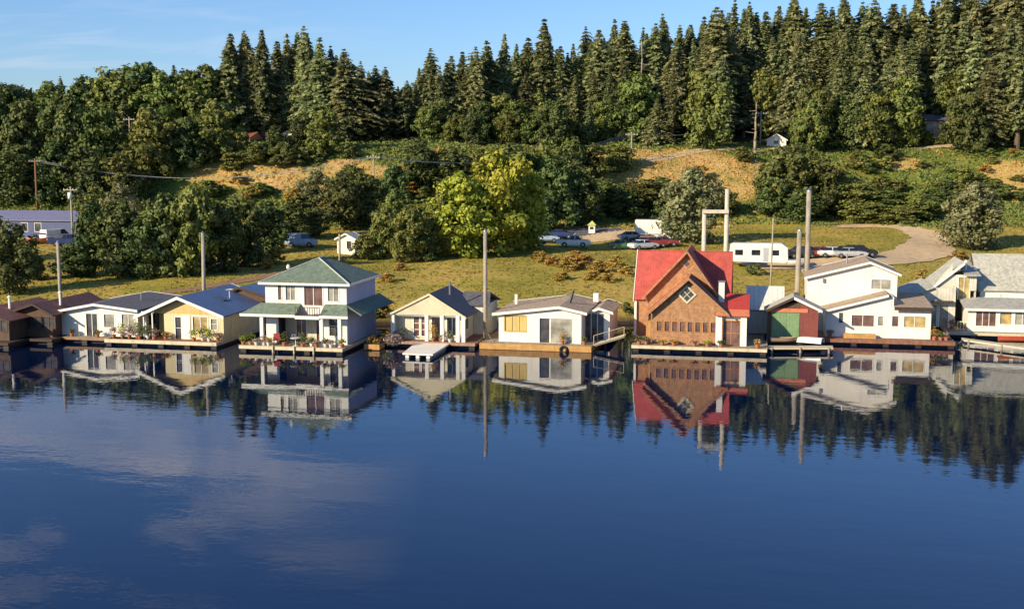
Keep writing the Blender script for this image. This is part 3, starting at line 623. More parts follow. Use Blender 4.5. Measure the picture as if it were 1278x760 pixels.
# ------------------------------------------------------------------ HOUSE: two storeys, green hip roof
def house_green_roof():
    _, Y = at_z(385, 429, DZ); P = lambda px, py: at_y(px, py, Y); X = lambda px: P(px, 400)[0]; Z = lambda py: P(385, py)[1]
    x0, x1 = X(332), X(433); D = 8.4; zf2 = Z(381); zt = Z(353)
    root = thing('floating_house', 'two-storey white floating house with green hipped roof and crowded deck', 'floating house', ((x0+x1)/2, Y, DZ), 'floating houses moored along the shore')
    up = [(X(357.5), X(369), Z(375), Z(356)), (X(348), X(352), Z(375), Z(356)), (X(380.5), X(403), Z(385), Z(357)), (X(410), X(423), Z(375), Z(356))]
    wl = MB(); wall_strips(wl, [x0, x1], lambda q: zt, zf2, Y, Y+.15, [(h[0], h[1], max(h[2], zf2), h[3]) for h in up])
    lo = [(X(347), X(404), DZ, Z(394)), (X(411), X(426), Z(418), Z(394))]
    wall_strips(wl, [x0, x1], lambda q: zf2-.001, DZ, Y, Y+.15, lo)
    wl.build('wall', WHITE, root)
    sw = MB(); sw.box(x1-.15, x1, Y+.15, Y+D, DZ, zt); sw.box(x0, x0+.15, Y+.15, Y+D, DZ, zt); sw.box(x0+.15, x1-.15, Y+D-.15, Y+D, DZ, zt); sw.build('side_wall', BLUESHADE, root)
    for h, k, gm in ((up[0], 2, GLASSW), (up[1], 1, GLASSR), (up[3], 2, GLASSW)): window(root, *h, Y, k, 1, TRIM, gm)
    window(root, up[2][0], up[2][1], zf2, up[2][3], Y, 2, 1, TRIM, GLASSR, name='balcony_door')
    window(root, lo[1][0], lo[1][1], lo[1][2], lo[1][3], Y, 1, 2, TRIM, GLASS)
    # recessed ground floor front with french doors
    rw = MB(); rh = [(X(360), X(372), DZ, Z(398)), (X(385), X(400), DZ, Z(398))]
    wall_strips(rw, [X(347)-.1, X(404)+.1], lambda q: zf2-.2, DZ, Y+2.0, Y+2.15, rh); rw.build('porch_wall', CREAMW, root)
    for h in rh: window(root, *h, Y+2.0, 2, 1, TRIM, GLASSR, name='porch_door')
    cl = MB(); cl.box(X(347), X(404), Y+.15, Y+2.0, zf2-.25, zf2-.05); cl.build('ceiling', WHITE2, root)
    # hip roof
    e = .45; ax, az = at_y(401, 322, Y+3.7); ridge = [(ax*0+(x0+x1)/2, Y+3.6, az), ((x0+x1)/2, Y+D-3.4, az)]
    ez = zt-.02; c = [(x0-e, Y-e, ez), (x1+e, Y-e, ez), (x1+e, Y+D+e, ez), (x0-e, Y+D+e, ez)]
    r = MB(); r.add(c+ridge+[(p[0], p[1], p[2]-.16) for p in c], [(0, 1, 4), (1, 2, 5, 4), (2, 3, 5), (3, 0, 4, 5), (0, 6, 7, 1), (1, 7, 8, 2), (2, 8, 9, 3), (3, 9, 6, 0), (6, 9, 8, 7)])
    r.build('roof', GREENROOF, root)
    g = MB(); g.box(x0-e-.04, x1+e+.04, Y-e-.07, Y-e-.003, ez-.18, ez+.03); g.box(x1+e+.003, x1+e+.07, Y-e, Y+D+e, ez-.18, ez+.03); g.build('gutter', TRIM, root)
    rc = MB()                                                 # pale hip ridge caps
    for a, b in ((c[1], ridge[0]), (c[0], ridge[0]), (ridge[0], ridge[1])): rc.tube((a[0], a[1], a[2]+.03), (b[0], b[1], b[2]+.03), .06, .06, 6)
    rc.build('ridge_cap', mat('pale_ridge', (.5, .5, .42), .7), root)
    # skirt roof over the ground floor
    zs = Z(379); zo = Z(391); o = 1.5
    for xa, xb, xo0, xo1 in ((X(328)-.1, X(376), X(308), X(376)), (X(406), x1+.02, X(406), X(441))):
        s = MB(); s.slab([(xo0, Y-o, zo), (xo1, Y-o, zo), (xb, Y-.01, zs), (xa, Y-.01, zs)], .12); s.build('skirt_roof', GREENROOF, root)
    s = MB(); s.slab([(x1+o, Y-.2, zo), (x1+o, Y+D+1.2, zo), (x1+.01, Y+D+1.2, zs), (x1+.01, Y-.2, zs)], .12); s.build('side_skirt_roof', GREENROOF, root)
    s = MB(); s.slab([(X(308)-.1, Y-o, zo+.004), (x0-.01, Y-.02, zs), (x0-.01, Y+D, zs), (X(308)-.1, Y+D, zo)], .1); s.build('side_skirt_roof', GREENROOF, root)
    f = MB(); f.box(X(308), X(376), Y-o-.06, Y-o-.003, zo-.22, zo+.02); f.box(X(376), X(406), Y-o-.06, Y-o-.003, zo-.35, zo-.05); f.box(X(406), X(441), Y-o-.06, Y-o-.003, zo-.22, zo+.02); f.build('fascia', TRIM, root)
    bl = MB(); bl.box(X(376), X(406), Y-o, Y-.003, zo-.25, zo-.1); bl.build('balcony', DECKX, root)
    railing(root, X(376), X(406), Y-o+.06, zo-.1, .85, 10, DARKWOOD, 'balcony_railing')
    for px in (334, 407.5, 430): 
        q = MB(); q.box(X(px)-.16, X(px)+.16, Y-o+.05, Y-o+.35, DZ, zo-.12); q.build('column', TRIM, root)
    float_base(root, X(310), X(437), Y-2.2, Y+D+.8, DZ, DECKX, DECKP, .28)
    for px in (352, 378, 402):                                # short mooring posts at the deck edge
        q = MB(); q.tube((X(px), Y-2.32, -.6), (X(px), Y-2.32, DZ+.15), .08); q.build('mooring_post', DECKP, root)
    lt = MB(); lt.lathe([(.18, 0), (.18, .25), (.05, .4)], (X(351), Y+2, ez+1.1), 10); lt.build('roof_vent', TRIM, root)
    lst = [(313, .9, L_YEL, POT, 'leafy yellow-green plant at the left end of the green-roofed house deck'), (320, 1.1, L_GRN, DECKO, 'green bush in an orange tub on the left of the green-roofed house deck'),
           (329, .6, L_FLO, POTW, 'low white potted flowers beside the white corner wall, leftmost'), (337, .8, L_FLO, POTW, 'pink blossoms in a white pot below the left column'),
           (344, .7, L_DRY, POTW, 'small pot of orange flowers left of the red chair'), (362, 1.2, L_DEC, POT, 'dark leafy plant in a clay pot before the porch door'),
           (386, 1.3, L_GRN, POT, 'tall green plant in a clay pot on the green-roofed house deck'), (396, .9, L_DEC, POTW, 'dark green plant in a white pot near the middle column'),
           (403, .6, L_FLO, POT, 'small pink flower pot at the foot of the middle column'), (413, .8, L_GRN, POTW, 'green plant in a white pot under the lower right window'),
           (421, .7, L_FLO, POTW, 'pink flowers in a white pot under the lower right window'), (433, .8, L_YEL, POT, 'yellow-green plant in a clay pot at the right column')]
    for i, (px, h, lf, pm, lb) in enumerate(lst): pot_plant(X(px), Y-1.75+.25*(i % 2), DZ, lb, h, .3+.2*h, lf, pm, 60+i)
    return X, Y
GX, GY = house_green_roof()

def chair(x, y, z, rz, m, label, group='deck chairs on the floating house decks'):
    root = thing('deck_chair', label, 'chair', (x, y, z), group, rz); root.location = (x, y, z)
    s = MB(); s.box(-.28, .28, -.26, .26, .40, .45); s.build('seat', m, root)
    s = MB(); s.prism([(-.28, .22, .45), (.28, .22, .45), (.28, .27, .45), (-.28, .27, .45)], [(-.28, .38, .98), (.28, .38, .98), (.28, .42, .98), (-.28, .42, .98)]); s.build('backrest', m, root)
    for a in (-1, 1):
        for b in (-1, 1):
            s = MB(); s.tube((a*.25, b*.24, 0), (a*.25, b*.22, .40), .025, .025, 6); s.build('leg', m, root)
        s = MB(); s.box(a*.30-.035, a*.30+.035, -.26, .3, .62, .66); s.box(a*.30-.02, a*.30+.02, -.25, -.20, .40, .62); s.build('armrest', m, root)
CH_R = mat('red_canvas', (.45, .06, .06), .8); CH_W = mat('white_plastic', (.75, .74, .7), .5); CH_B = mat('dark_chair', (.05, .05, .07), .6); CH_BL = mat('blue_canvas', (.10, .14, .32), .7)
chair(GX(350), GY-1.0, DZ, .4, CH_R, 'red deck chair before the porch of the green-roofed house')
chair(GX(369), GY-1.1, DZ, -.3, CH_B, 'dark deck chair left of the round table on the crowded deck')
chair(GX(381), GY-1.0, DZ, .5, CH_B, 'dark deck chair right of the round table on the crowded deck')
def table(x, y, z, label, m=CH_W, r=.5):
    root = thing('round_table', label, 'table', (x, y, z))
    s = MB(); s.lathe([(r, .70), (r, .74)], (x, y, z), 18); s.build('tabletop', m, root)
    s = MB(); s.tube((x, y, z), (x, y, z+.7), .04); s.lathe([(.28, 0), (.25, .04)], (x, y, z), 12); s.build('stand', m, root)
table(GX(375), GY-1.3, DZ, 'round white table on the deck of the green-roofed house')
chair(GX(441), GY+.6, DZ, 0, CH_BL, 'blue chair in the shade beside the green-roofed house')

# ------------------------------------------------------------------ HOUSE: cream with front gable
def house_cream():
    _, Y = at_z(535, 424, DZ); P = lambda px, py: at_y(px, py, Y); X = lambda px: P(px, 400)[0]; Z = lambda py: P(535, py)[1]
    x0, x1 = X(493), X(577); xp, zp = P(539, 365); ze = Z(391.5); D = 6.8
    root = thing('floating_house', 'small cream floating house with dark grey roof and cream front gable', 'floating house', ((x0+x1)/2, Y, DZ), 'floating houses moored along the shore')
    zb = ze-.02; yg = Y-.9
    xl, xr = X(489), X(582)
    g = MB(); g.pr_y([(xl, zb), (xr, zb), (xp, zp-.12)], yg, yg+.15); g.build('gable_boarding', CREAM, root)
    H = [(X(516.5), X(523), DZ+.35, Z(396)), (X(526), X(532), DZ+.35, Z(396)), (X(539), X(551), DZ, Z(396)), (X(558), X(570.5), DZ+.5, Z(396))]
    wl = MB(); wall_strips(wl, [x0, x1], lambda q: zb-.01, DZ, Y, Y+.15, H); side_back(wl, x0, x1, Y+.15, Y+D, DZ, ze-.1, ze-.1); wl.build('wall', CREAMW, root)
    window(root, *H[0], Y, 1, 3, TRIM, GLASSR); window(root, *H[1], Y, 1, 3, TRIM, GLASSR); window(root, *H[2], Y, 1, 1, TRIM, GLASSR, name='door'); window(root, *H[3], Y, 2, 1, TRIM, GLASS)
    for px in (493.5, 535.5, 554.5, 574, 581):
        c = MB(); c.box(X(px)-.17, X(px)+.17, yg-.02, yg+.3, DZ, zb-.002); c.build('column', TRIM, root)
    s = MB(); s.box(xl, xr, yg+.15, Y, zb-.12, zb-.01); s.build('soffit', TRIM, root)
    gable_roof(root, xl, xr, xp, ze, ze, zp, yg-.1, Y+D+.3, GREYROOF, .2, ml=mat('sunlit_left_roof', (.30, .25, .18), .8, .15, 1.5, 'shingle'), fw=.18, fascia=CREAM)  # left slope coloured as the sunlit side, right slope left dark
    sb = MB(); sb.pr_y([(x0+.1, zb), (x1-.1, zb), (xp, zp-.2)], Y+D-.15, Y+D); sb.build('back_gable', CREAM, root)
    # wing to the right, set back
    yw = Y+4.4; Q = lambda px, py: at_y(px, py, yw); xa, xb = x1, Q(607, 0)[0]; za = Q(600, 379)[1]; zc = Q(578, 367)[1]
    wg = MB(); wall_strips(wg, [xa+.01, xb], lambda q: za-.1, DZ, yw, yw+.15); side_back(wg, xa+.01, xb, yw+.15, yw+4.5, DZ, za-.1, za-.1); wg.build('wing_wall', GREYW, root)
    wr = MB(); wr.slab([(xa-1.5, yw-.3, za-.1), (xb+.3, yw-.3, za-.1), (xb-.2, yw+2.4, zc), (xa-1.5, yw+2.4, zc)], .12); wr.slab([(xa-1.5, yw+2.4, zc), (xb-.2, yw+2.4, zc), (xb+.3, yw+4.9, za-.1), (xa-1.5, yw+4.9, za-.1)], .12); wr.build('wing_roof', GREYROOF, root)
    v = MB(); q, qz = at_y(555, 362, Y+3); v.tube((xp+.9, Y+3.2, zp-1), (xp+.9, Y+3.2, zp+.55), .09); v.lathe([(.15, 0), (.15, .1), (.02, .2)], (xp+.9, Y+3.2, zp+.55), 10); v.build('chimney_pipe', METAL, root)
    side_window(root, x1, Y+1.0, Y+2.2, DZ+.9, DZ+1.9)
    float_base(root, X(481), X(597), Y-1.4, Y+D+2.4, DZ, DECKR, mat('brown_pink_edge', (.36, .22, .14), .8, .2, 2), .25)
    for i, (px, h, lf, pm, lb) in enumerate([(544, 1.7, L_DRY, POT, 'tall tan ornamental grass in a pot before the dark door of the cream house'), (553, .7, L_GRN, POT, 'small green pot plant right of the cream house door'),
            (565, 1.0, L_OLV, POTW, 'olive shrub in a white pot under the cream house window'), (506, 1.3, L_OLV, POT, 'bare olive shrub in a pot at the left wall of the cream house'), (498, .9, L_TWG, POT, 'pale twiggy plant in a pot at the left corner of the cream house')]):
        pot_plant(X(px), Y-1.0+.2*(i % 2), DZ, lb, h, .22+.15*h, lf, pm, 90+i)
    return X, Y
CX, CY = house_cream()
def swim_float():
    x0, Y = at_z(501, 446, 0.05); x1 = at_z(543, 446, .05)[0]
    root = thing('swim_float', 'low white float tied in front of the cream house deck', 'float', ((x0+x1)/2, Y, 0))
    s = MB(); s.prism([(x0+.1, Y, .30), (x1-.05, Y, .30), (x1-.05, CY-1.5, .34), (x0-.35, CY-1.5, .34)], [(x0+.1, Y, .44), (x1-.05, Y, .44), (x1-.05, CY-1.5, .48), (x0-.35, CY-1.5, .48)]); s.build('platform', WHITE2, root)
    for i in range(3):
        s = MB(); xx = x0+.5+i*(x1-x0-1)/2; s.tube((xx, Y+.08, .12), (xx, CY-1.55, .12), .18, .18, 10); s.build('pontoon', POTW, root)
swim_float()
def bare_bush(px, py, w_, h, label, m, seed, z=DZ, cat='shrub', name='shrub'):
    x, y = at_z(px, py, z); rg = np.random.RandomState(seed); n = 900
    root = thing(name, label, cat, (x, y, z))
    t = MB()
    for i in range(14):
        a = rg.rand()*6.28; t.tube((x, y, z), (x+math.cos(a)*w_*.45, y+math.sin(a)*w_*.3, z+h*(.4+.5*rg.rand())), .03, .01, 5)
    t.build('stem', BARKP, root)
    C, d = blob(rg, n, (0, 0, h*.5), (w_/2, w_/3, h*.55), .3)
    leaf_object('foliage', C, d+rg.normal(size=(n, 3)), .05+.06*rg.rand(n), rg.rand(n), m, root)
bare_bush(491, 431, 1.9, 1.1, 'pale pinkish twiggy bush on the left end of the cream house deck', L_TWG, 5)
def planter_float():
    x0, Y = at_z(454, 437, 0.0); x1 = at_z(475, 437, 0)[0]
    root = thing('planter_float', 'small orange wooden float with plants between the green-roofed and cream houses', 'float', ((x0+x1)/2, Y, 0))
    s = MB(); s.box(x0, x1, Y, Y+1.6, .05, .55); s.build('box', DECKO, root, bevel=.03)
    s = MB(); s.box(x0+.1, x1-.1, Y+.1, Y+1.5, .555, .60); s.build('soil', DARKWOOD, root)
    rg = np.random.RandomState(3); C, d = blob(rg, 500, (0, .8, .8), (.7, .6, .5), .3)
    leaf_object('foliage', C, d+rg.normal(size=(500, 3)), .06+.06*rg.rand(500), rg.rand(500), L_DRY, root)
planter_float()

# ------------------------------------------------------------------ HOUSE: wide white with tan roof
def house_wide_white():
    _, Y = at_z(672, 427.5, DZ); P = lambda px, py: at_y(px, py, Y); X = lambda px: P(px, 405)[0]; Z = lambda py: P(670, py)[1]
    x0, x1 = X(622.5), X(725.5); xp, zp = P(698, 382); zl = Z(391); zr = Z(387); D = 9.2
    root = thing('floating_house', 'wide white floating house with low tan roof, yellow-curtained window and orange wooden float', 'floating house', ((x0+x1)/2, Y, DZ), 'floating houses moored along the shore')
    top = lin([(x0, zl), (xp, zp), (x1, zr)])
    H = [(X(630), X(656.5), Z(414), Z(395)), (X(673.5), X(714), DZ+.02, Z(397))]
    wl = MB(); wall_strips(wl, [x0, xp, x1], lambda q: top(q)-.14, DZ, Y, Y+.15, H); side_back(wl, x0, x1, Y+.15, Y+D, DZ, zl-.14, zr-.14, gable=(xp, zp-.14)); wl.build('wall', WHITE2, root)
    window(root, *H[0], Y, 3, 1, CURTY, CURTY, fw=.08)
    o = window(root, *H[1], Y, 1, 1, TRIM, GLASS, name='sliding_door')
    a, b = H[1][0], H[1][1]; f = MB(); f.box(a+(b-a)*.30, a+(b-a)*.34, Y+.05, Y+.11, DZ+.02, H[1][3]); f.build('door_stile', TRIM, o)
    c = MB(); c.box(a+(b-a)*.34, b, Y+.02, Y+.06, DZ+.02, H[1][3]); c.build('sliding_panel', GLASSW, o)
    # roof: long left slope, short right slope
    gable_roof(root, x0, x1, xp, zl, zr, zp, Y-.35, Y+D+.3, BROWNROOF, .55, fw=.22)
    # right wing set back
    yw = Y+2.6; Q = lambda px, py: at_y(px, py, yw); xa, xb = x1, Q(765, 0)[0]; xq, zq = Q(748, 383.5); ze = Q(765, 388)[1]; zi = Q(727, 389)[1]
    Hw = [(Q(733, 0)[0], Q(757.5, 0)[0], DZ, Q(745, 391.5)[1])]
    tw = lin([(xa, zi), (xq, zq), (xb, ze)])
    wg = MB(); wall_strips(wg, [xa+.01, xq, xb], lambda q: tw(q)-.14, DZ, yw, yw+.15, Hw); side_back(wg, xa+.01, xb, yw+.15, yw+6.4, DZ, zi-.14, ze-.14, gable=(xq, zq-.14)); wg.build('wing_wall', WHITE2, root)
    window(root, *Hw[0], yw, 3, 1, TRIM, GLASS, name='glazed_door')
    gable_roof(root, xa+.3, xb, xq, zi+.02, ze, zq, yw-.4, yw+6.7, BROWNROOF, .35, name='wing_roof', fw=.2)
    ch = MB(); cx = xp+.2; ch.tube((cx, Y+3.2, zp-1), (cx+.55, Y+3.6, zp+1.0), .13, .13, 8); ch.build('stove_pipe', BLACKM, root)
    v = MB(); v.box(x0+.3, x0+.55, Y+6, Y+6.25, zl, zl+1.0); v.build('vent', TRIM, root)
    v = MB(); v.box(xp+2.2, xp+2.7, Y+7, Y+7.5, zp-.4, zp+.45); v.build('roof_vent', TRIM, root)
    float_base(root, X(603), X(741), Y-1.5, Y+D+.5, DZ, DECKX, DECKO, .52, 7)
    # mooring tyre
    tt = MB(); cxx = X(707)
    ring = []
    for i in range(16):
        A = 2*math.pi*i/16; ring.append([(cxx+math.cos(A)*(.3+.1*math.cos(B)), Y-1.66+.1*math.sin(B), .22+math.sin(A)*(.3+.1*math.cos(B))) for B in [2*math.pi*k/8 for k in range(8)]])
    tt.loft(ring+[ring[0]], False); tt.build('tyre_fender', TYRE, root, True)
    pot_plant(X(703), Y-.5, DZ, 'reddish plant in a clay pot at the sliding door of the wide white house', 1.0, .35, L_DRY, POT, 120)
    pot_plant(X(730), Y-.4, DZ, 'small green plant at the right corner of the wide white house', .7, .3, L_GRN, POT, 121)
    # side landing and gangway
    g = thing('gangway', 'sloping tan gangway at the right of the wide white house', 'gangway', (X(755), Y+1, DZ))
    q = MB(); q.slab([(X(741)+.1, Y-.6, DZ+.02), (X(741)+.1, Y+1.0, DZ+.02), (X(778), Y+2.3, DZ+.75), (X(778), Y+.7, DZ+.75)], .14); q.build('walkway', DECKP, g)
    q = MB(); q.tube((X(741)+.1, Y-.6, DZ+.02), (X(778), Y+.7, DZ+.75), .06); q.tube((X(741)+.1, Y-.6, DZ+.9), (X(778), Y+.7, DZ+1.6), .03)
    for t in (0, .5, 1): q.tube((X(741)+.1+(X(778)-X(741)-.1)*t, Y-.6+1.3*t, DZ+.02+.73*t), (X(741)+.1+(X(778)-X(741)-.1)*t, Y-.6+1.3*t, DZ+.9+.7*t), .03)
    q.build('handrail', DECKP, g)
    for t in (.35, .95):
        xx = X(741)+(X(778)-X(741))*t; q = MB(); q.tube((xx, Y+1.0, -1), (xx, Y+1.0, DZ+.1+.55*t), .12); q.build('support_post', LOG, g)
house_wide_white()

# ------------------------------------------------------------------ HOUSE: cedar shingled with red roofs
def house_red():
    _, Y = at_z(860, 430, DZ); P = lambda px, py: at_y(px, py, Y); X = lambda px: P(px, 400)[0]; Z = lambda py: P(860, py)[1]
    x0, x1 = X(814), X(902.5); xp, zp = P(860, 346); xl, zl = P(806, 392); xr, zr = P(909, 391)
    root = thing('floating_house', 'tall cedar-shingled floating house with stacked gables and red roofs', 'floating house', ((x0+x1)/2, Y, DZ), 'floating houses moored along the shore')
    topf = lambda q: zp-(zp-zl)*abs(q-xp)/(xp-xl) if q < xp else zp-(zp-zr)*abs(q-xp)/(xr-xp)
    win = []
    for i in range(8):
        a = X(819+9.6*i); win.append((a+.07, a+.07+.44, Z(414), Z(402)))
    wl = MB(); wall_strips(wl, [x0, xp, x1], lambda q: topf(q)-.15, DZ, Y, Y+.15, win)
    side_back(wl, x0, x1, Y+.15, Y+3.4, DZ, topf(x0)-.2, topf(x1)-.2); wl.build('wall', SHAKE, root)
    for h in win: window(root, *h, Y, 1, 1, DOORO, GLASSR, fw=.06)
    # diamond window
    dx, dz = P(857.5, 367.5); rr = .88
    f = MB(); o_ = [(dx, dz+rr), (dx+rr, dz), (dx, dz-rr), (dx-rr, dz)]; i_ = [(dx, dz+rr*.74), (dx+rr*.74, dz), (dx, dz-rr*.74), (dx-rr*.74, dz)]
    for k in range(4):
        a, b, c, d = o_[k], o_[(k+1) % 4], i_[(k+1) % 4], i_[k]; f.pr_y([a, b, c, d], Y-.09, Y-.003)
    f.pr_y([(dx-.33, dz+.29), (dx-.29, dz+.33), (dx+.33, dz-.29), (dx+.29, dz-.33)], Y-.07, Y-.02); f.pr_y([(dx+.33, dz+.29), (dx+.29, dz+.33), (dx-.33, dz-.29), (dx-.29, dz-.33)], Y-.068, Y-.022)
    fo = f.build('diamond_window', CREAM, root); g = MB(); g.pr_y(i_, Y-.04, Y-.004); g.build('pane', GLASS, fo)
    yb = Y+3.4
    gable_roof(root, xl, xr, xp, zl, zr, zp, Y-.55, yb-.003, mat('shaded_right_shingles', (.10, .07, .06), .8, .2, 1.6, 'shingle'), .12, ml=ORANGEROOF, fw=.24, fascia=SHAKE)  # sunlit left and shaded right slope, both put into the roof colours
    # upper gable, behind
    Q = lambda px, py: at_y(px, py, yb); xa, xb = Q(812, 0)[0], Q(899, 0)[0]; xq, zq = Q(858, 312.5); ze = Q(812, 366)[1]; zf = Q(899, 362)[1]
    ug = MB(); tu = lin([(xa, ze), (xq, zq), (xb, zf)]); wall_strips(ug, [xa, xq, xb], lambda q: tu(q)-.17, DZ, yb, yb+.15); side_back(ug, xa, xb, yb+.15, yb+7.2, DZ, ze-.17, zf-.17, gable=(xq, zq-.17)); ug.build('upper_wall', SHAKE, root)
    dx, dz = Q(857, 329); f = MB(); f.pr_y([(dx, dz+.5), (dx+.5, dz), (dx, dz-.5), (dx-.5, dz)], yb-.06, yb-.003); fo = f.build('attic_window', DOORO, root)
    g = MB(); g.pr_y([(dx, dz+.32), (dx+.32, dz), (dx, dz-.32), (dx-.32, dz)], yb-.09, yb-.061); g.build('pane', GLASS, fo)
    gable_roof(root, xa, xb, xq, ze, zf, zq, yb-.55, yb+7.5, REDROOF, .35, name='upper_roof', ml=ORANGEROOF, fw=.24, fascia=SHAKE)  # left slope painted in the sunlit orange tone
    # cross wing with its ridge along the shore
    yc = yb+1.2; yr = yc+3.4; yd = yc+6.8; K = lambda px, py, yy: at_y(px, py, yy)
    xc0, xc1 = K(796, 330, yr)[0], K(914.5, 330, yr)[0]; zc = K(856, 312.5, yr)[1]; zec = K(800, 372, yc)[1]
    cw = MB()
    for xx in (xc0+.25, xc1-.4): cw.pr_x([(yc+.3, DZ), (yd-.3, DZ), (yd-.3, zec-.1), (yr, zc-.2), (yc+.3, zec-.1)], xx, xx+.15)
    cw.box(xc0+.4, xa-.01, yc+.3, yc+.45, DZ, zec-.1); cw.box(xb+.01, xc1-.4, yc+.3, yc+.45, DZ, zec-.1); cw.build('cross_wing_wall', SHAKE, root)
    cr = MB(); cr.slab([(xc0, yc, zec-.15), (xc1, yc, zec-.15), (xc1, yr, zc-.03), (xc0, yr, zc-.03)], .14); cr.slab([(xc0, yr, zc-.03), (xc1, yr, zc-.03), (xc1, yd, zec-.15), (xc0, yd, zec-.15)], .14); cr.build('cross_wing_roof', REDROOF, root)
    fa = MB(); fa.pr_x([(yc-.05, zec-.35), (yr, zc-.22), (yr, zc+.02), (yc-.05, zec-.10)], xc0-.07, xc0-.004); fa.build('barge_board', TRIM, root)
    for i_x in (xc0+.05,):
        pz = MB(); pz.box(i_x, i_x+.22, yc+.05, yc+.27, DZ, zec-.32); pz.build('corner_post', TRIM, root)
    pz = MB(); pz.box(x0-.35, x0-.13, Y-.1, Y+.12, DZ, topf(x0-.3)-.2); pz.build('corner_post', DECKO, root)
    # chimney
    cx, cz0 = at_y(900.5, 372, Y+2.6); _, cz1 = at_y(900.5, 352, Y+2.6)
    c = MB(); c.box(cx-.27, cx+.27, Y+2.3, Y+2.84, DZ+2, cz1); c.build('chimney', TRIM, root); c = MB(); c.box(cx-.33, cx+.33, Y+2.24, Y+2.9, cz1, cz1+.12); c.build('chimney_cap', METAL, root)
    # entrance porch with bright red roof
    yp = Y+.3; E = lambda px, py: at_y(px, py, yp); a0, a1 = E(903.5, 0)[0], E(941, 0)[0]; zt = E(920, 394)[1]
    b = MB(); wall_strips(b, [a0, a1], lambda q: zt, DZ, yp, yp+.15, [(E(911, 0)[0], E(933, 0)[0], DZ, E(920, 401)[1])]); b.box(a1-.15, a1, yp+.15, yp+4.2, DZ, zt); b.box(a0+.15, a1-.15, yp+4.05, yp+4.2, DZ, zt); b.build('porch_wall', WHITE2, root)
    window(root, E(911, 0)[0], E(933, 0)[0], DZ, E(920, 401)[1], yp, 2, 2, DOORO, GLASSR, name='entrance_door', fw=.12)
    zr1 = at_y(920, 367, yp+4.0)[1]; zm = at_y(920, 385, yp+.6)[1]
    r_ = MB(); r_.slab([(a0-.05, yp+.3, zm-.02), (a1+.25, yp+.3, zm-.02), (a1+.25, yp+4.4, zr1), (a0-.05, yp+4.4, zr1)], .12); r_.build('porch_roof', mat('bright_red_roof', (.54, .06, .035), .6, .15, 1.5, 'ribx', .6, stain=.1), root)
    r_ = MB(); r_.slab([(a0-.1, yp-.6, zt+.05), (a1+.3, yp-.6, zt+.05), (a1+.27, yp+.29, zm-.06), (a0-.07, yp+.29, zm-.06)], .1); r_.build('porch_awning', ORANGEROOF, root)
    for px in (906, 938):
        q = MB(); xx = E(px, 0)[0]; q.box(xx-.28, xx+.28, yp-.35, yp-.05, DZ, zt+.02); q.build('column', TRIM, root)
    float_base(root, X(791), X(958), Y-1.5, yd+.5, DZ, DECKX, DECKP, .26)
    for i, (px, h, lf, lb) in enumerate([(799, .8, L_DEC, 'dark bush in a pot at the left end of the red-roofed house deck'), (808, .7, L_OLV, 'olive plant in a pot left of the shingled wall'),
             (828, .45, L_YEL, 'low yellow flowers under the leftmost shingled-house windows'), (842, .5, L_DRY, 'low tan flowers under the middle shingled-house windows'), (868, .5, L_FLO, 'low pink flowers under the shingled-house windows'), (884, .5, L_YEL, 'low yellow flowers near the porch of the red-roofed house'),
             (901, .6, L_GRN, 'green pot plant left of the white porch'), (946, .8, L_DRY, 'reddish plant in a pot right of the white porch')]):
        pot_plant(X(px), Y-.9+.15*(i % 2), DZ, lb, h, .45, lf, POT, 140+i)
    return X, Y
RX, RY = house_red()

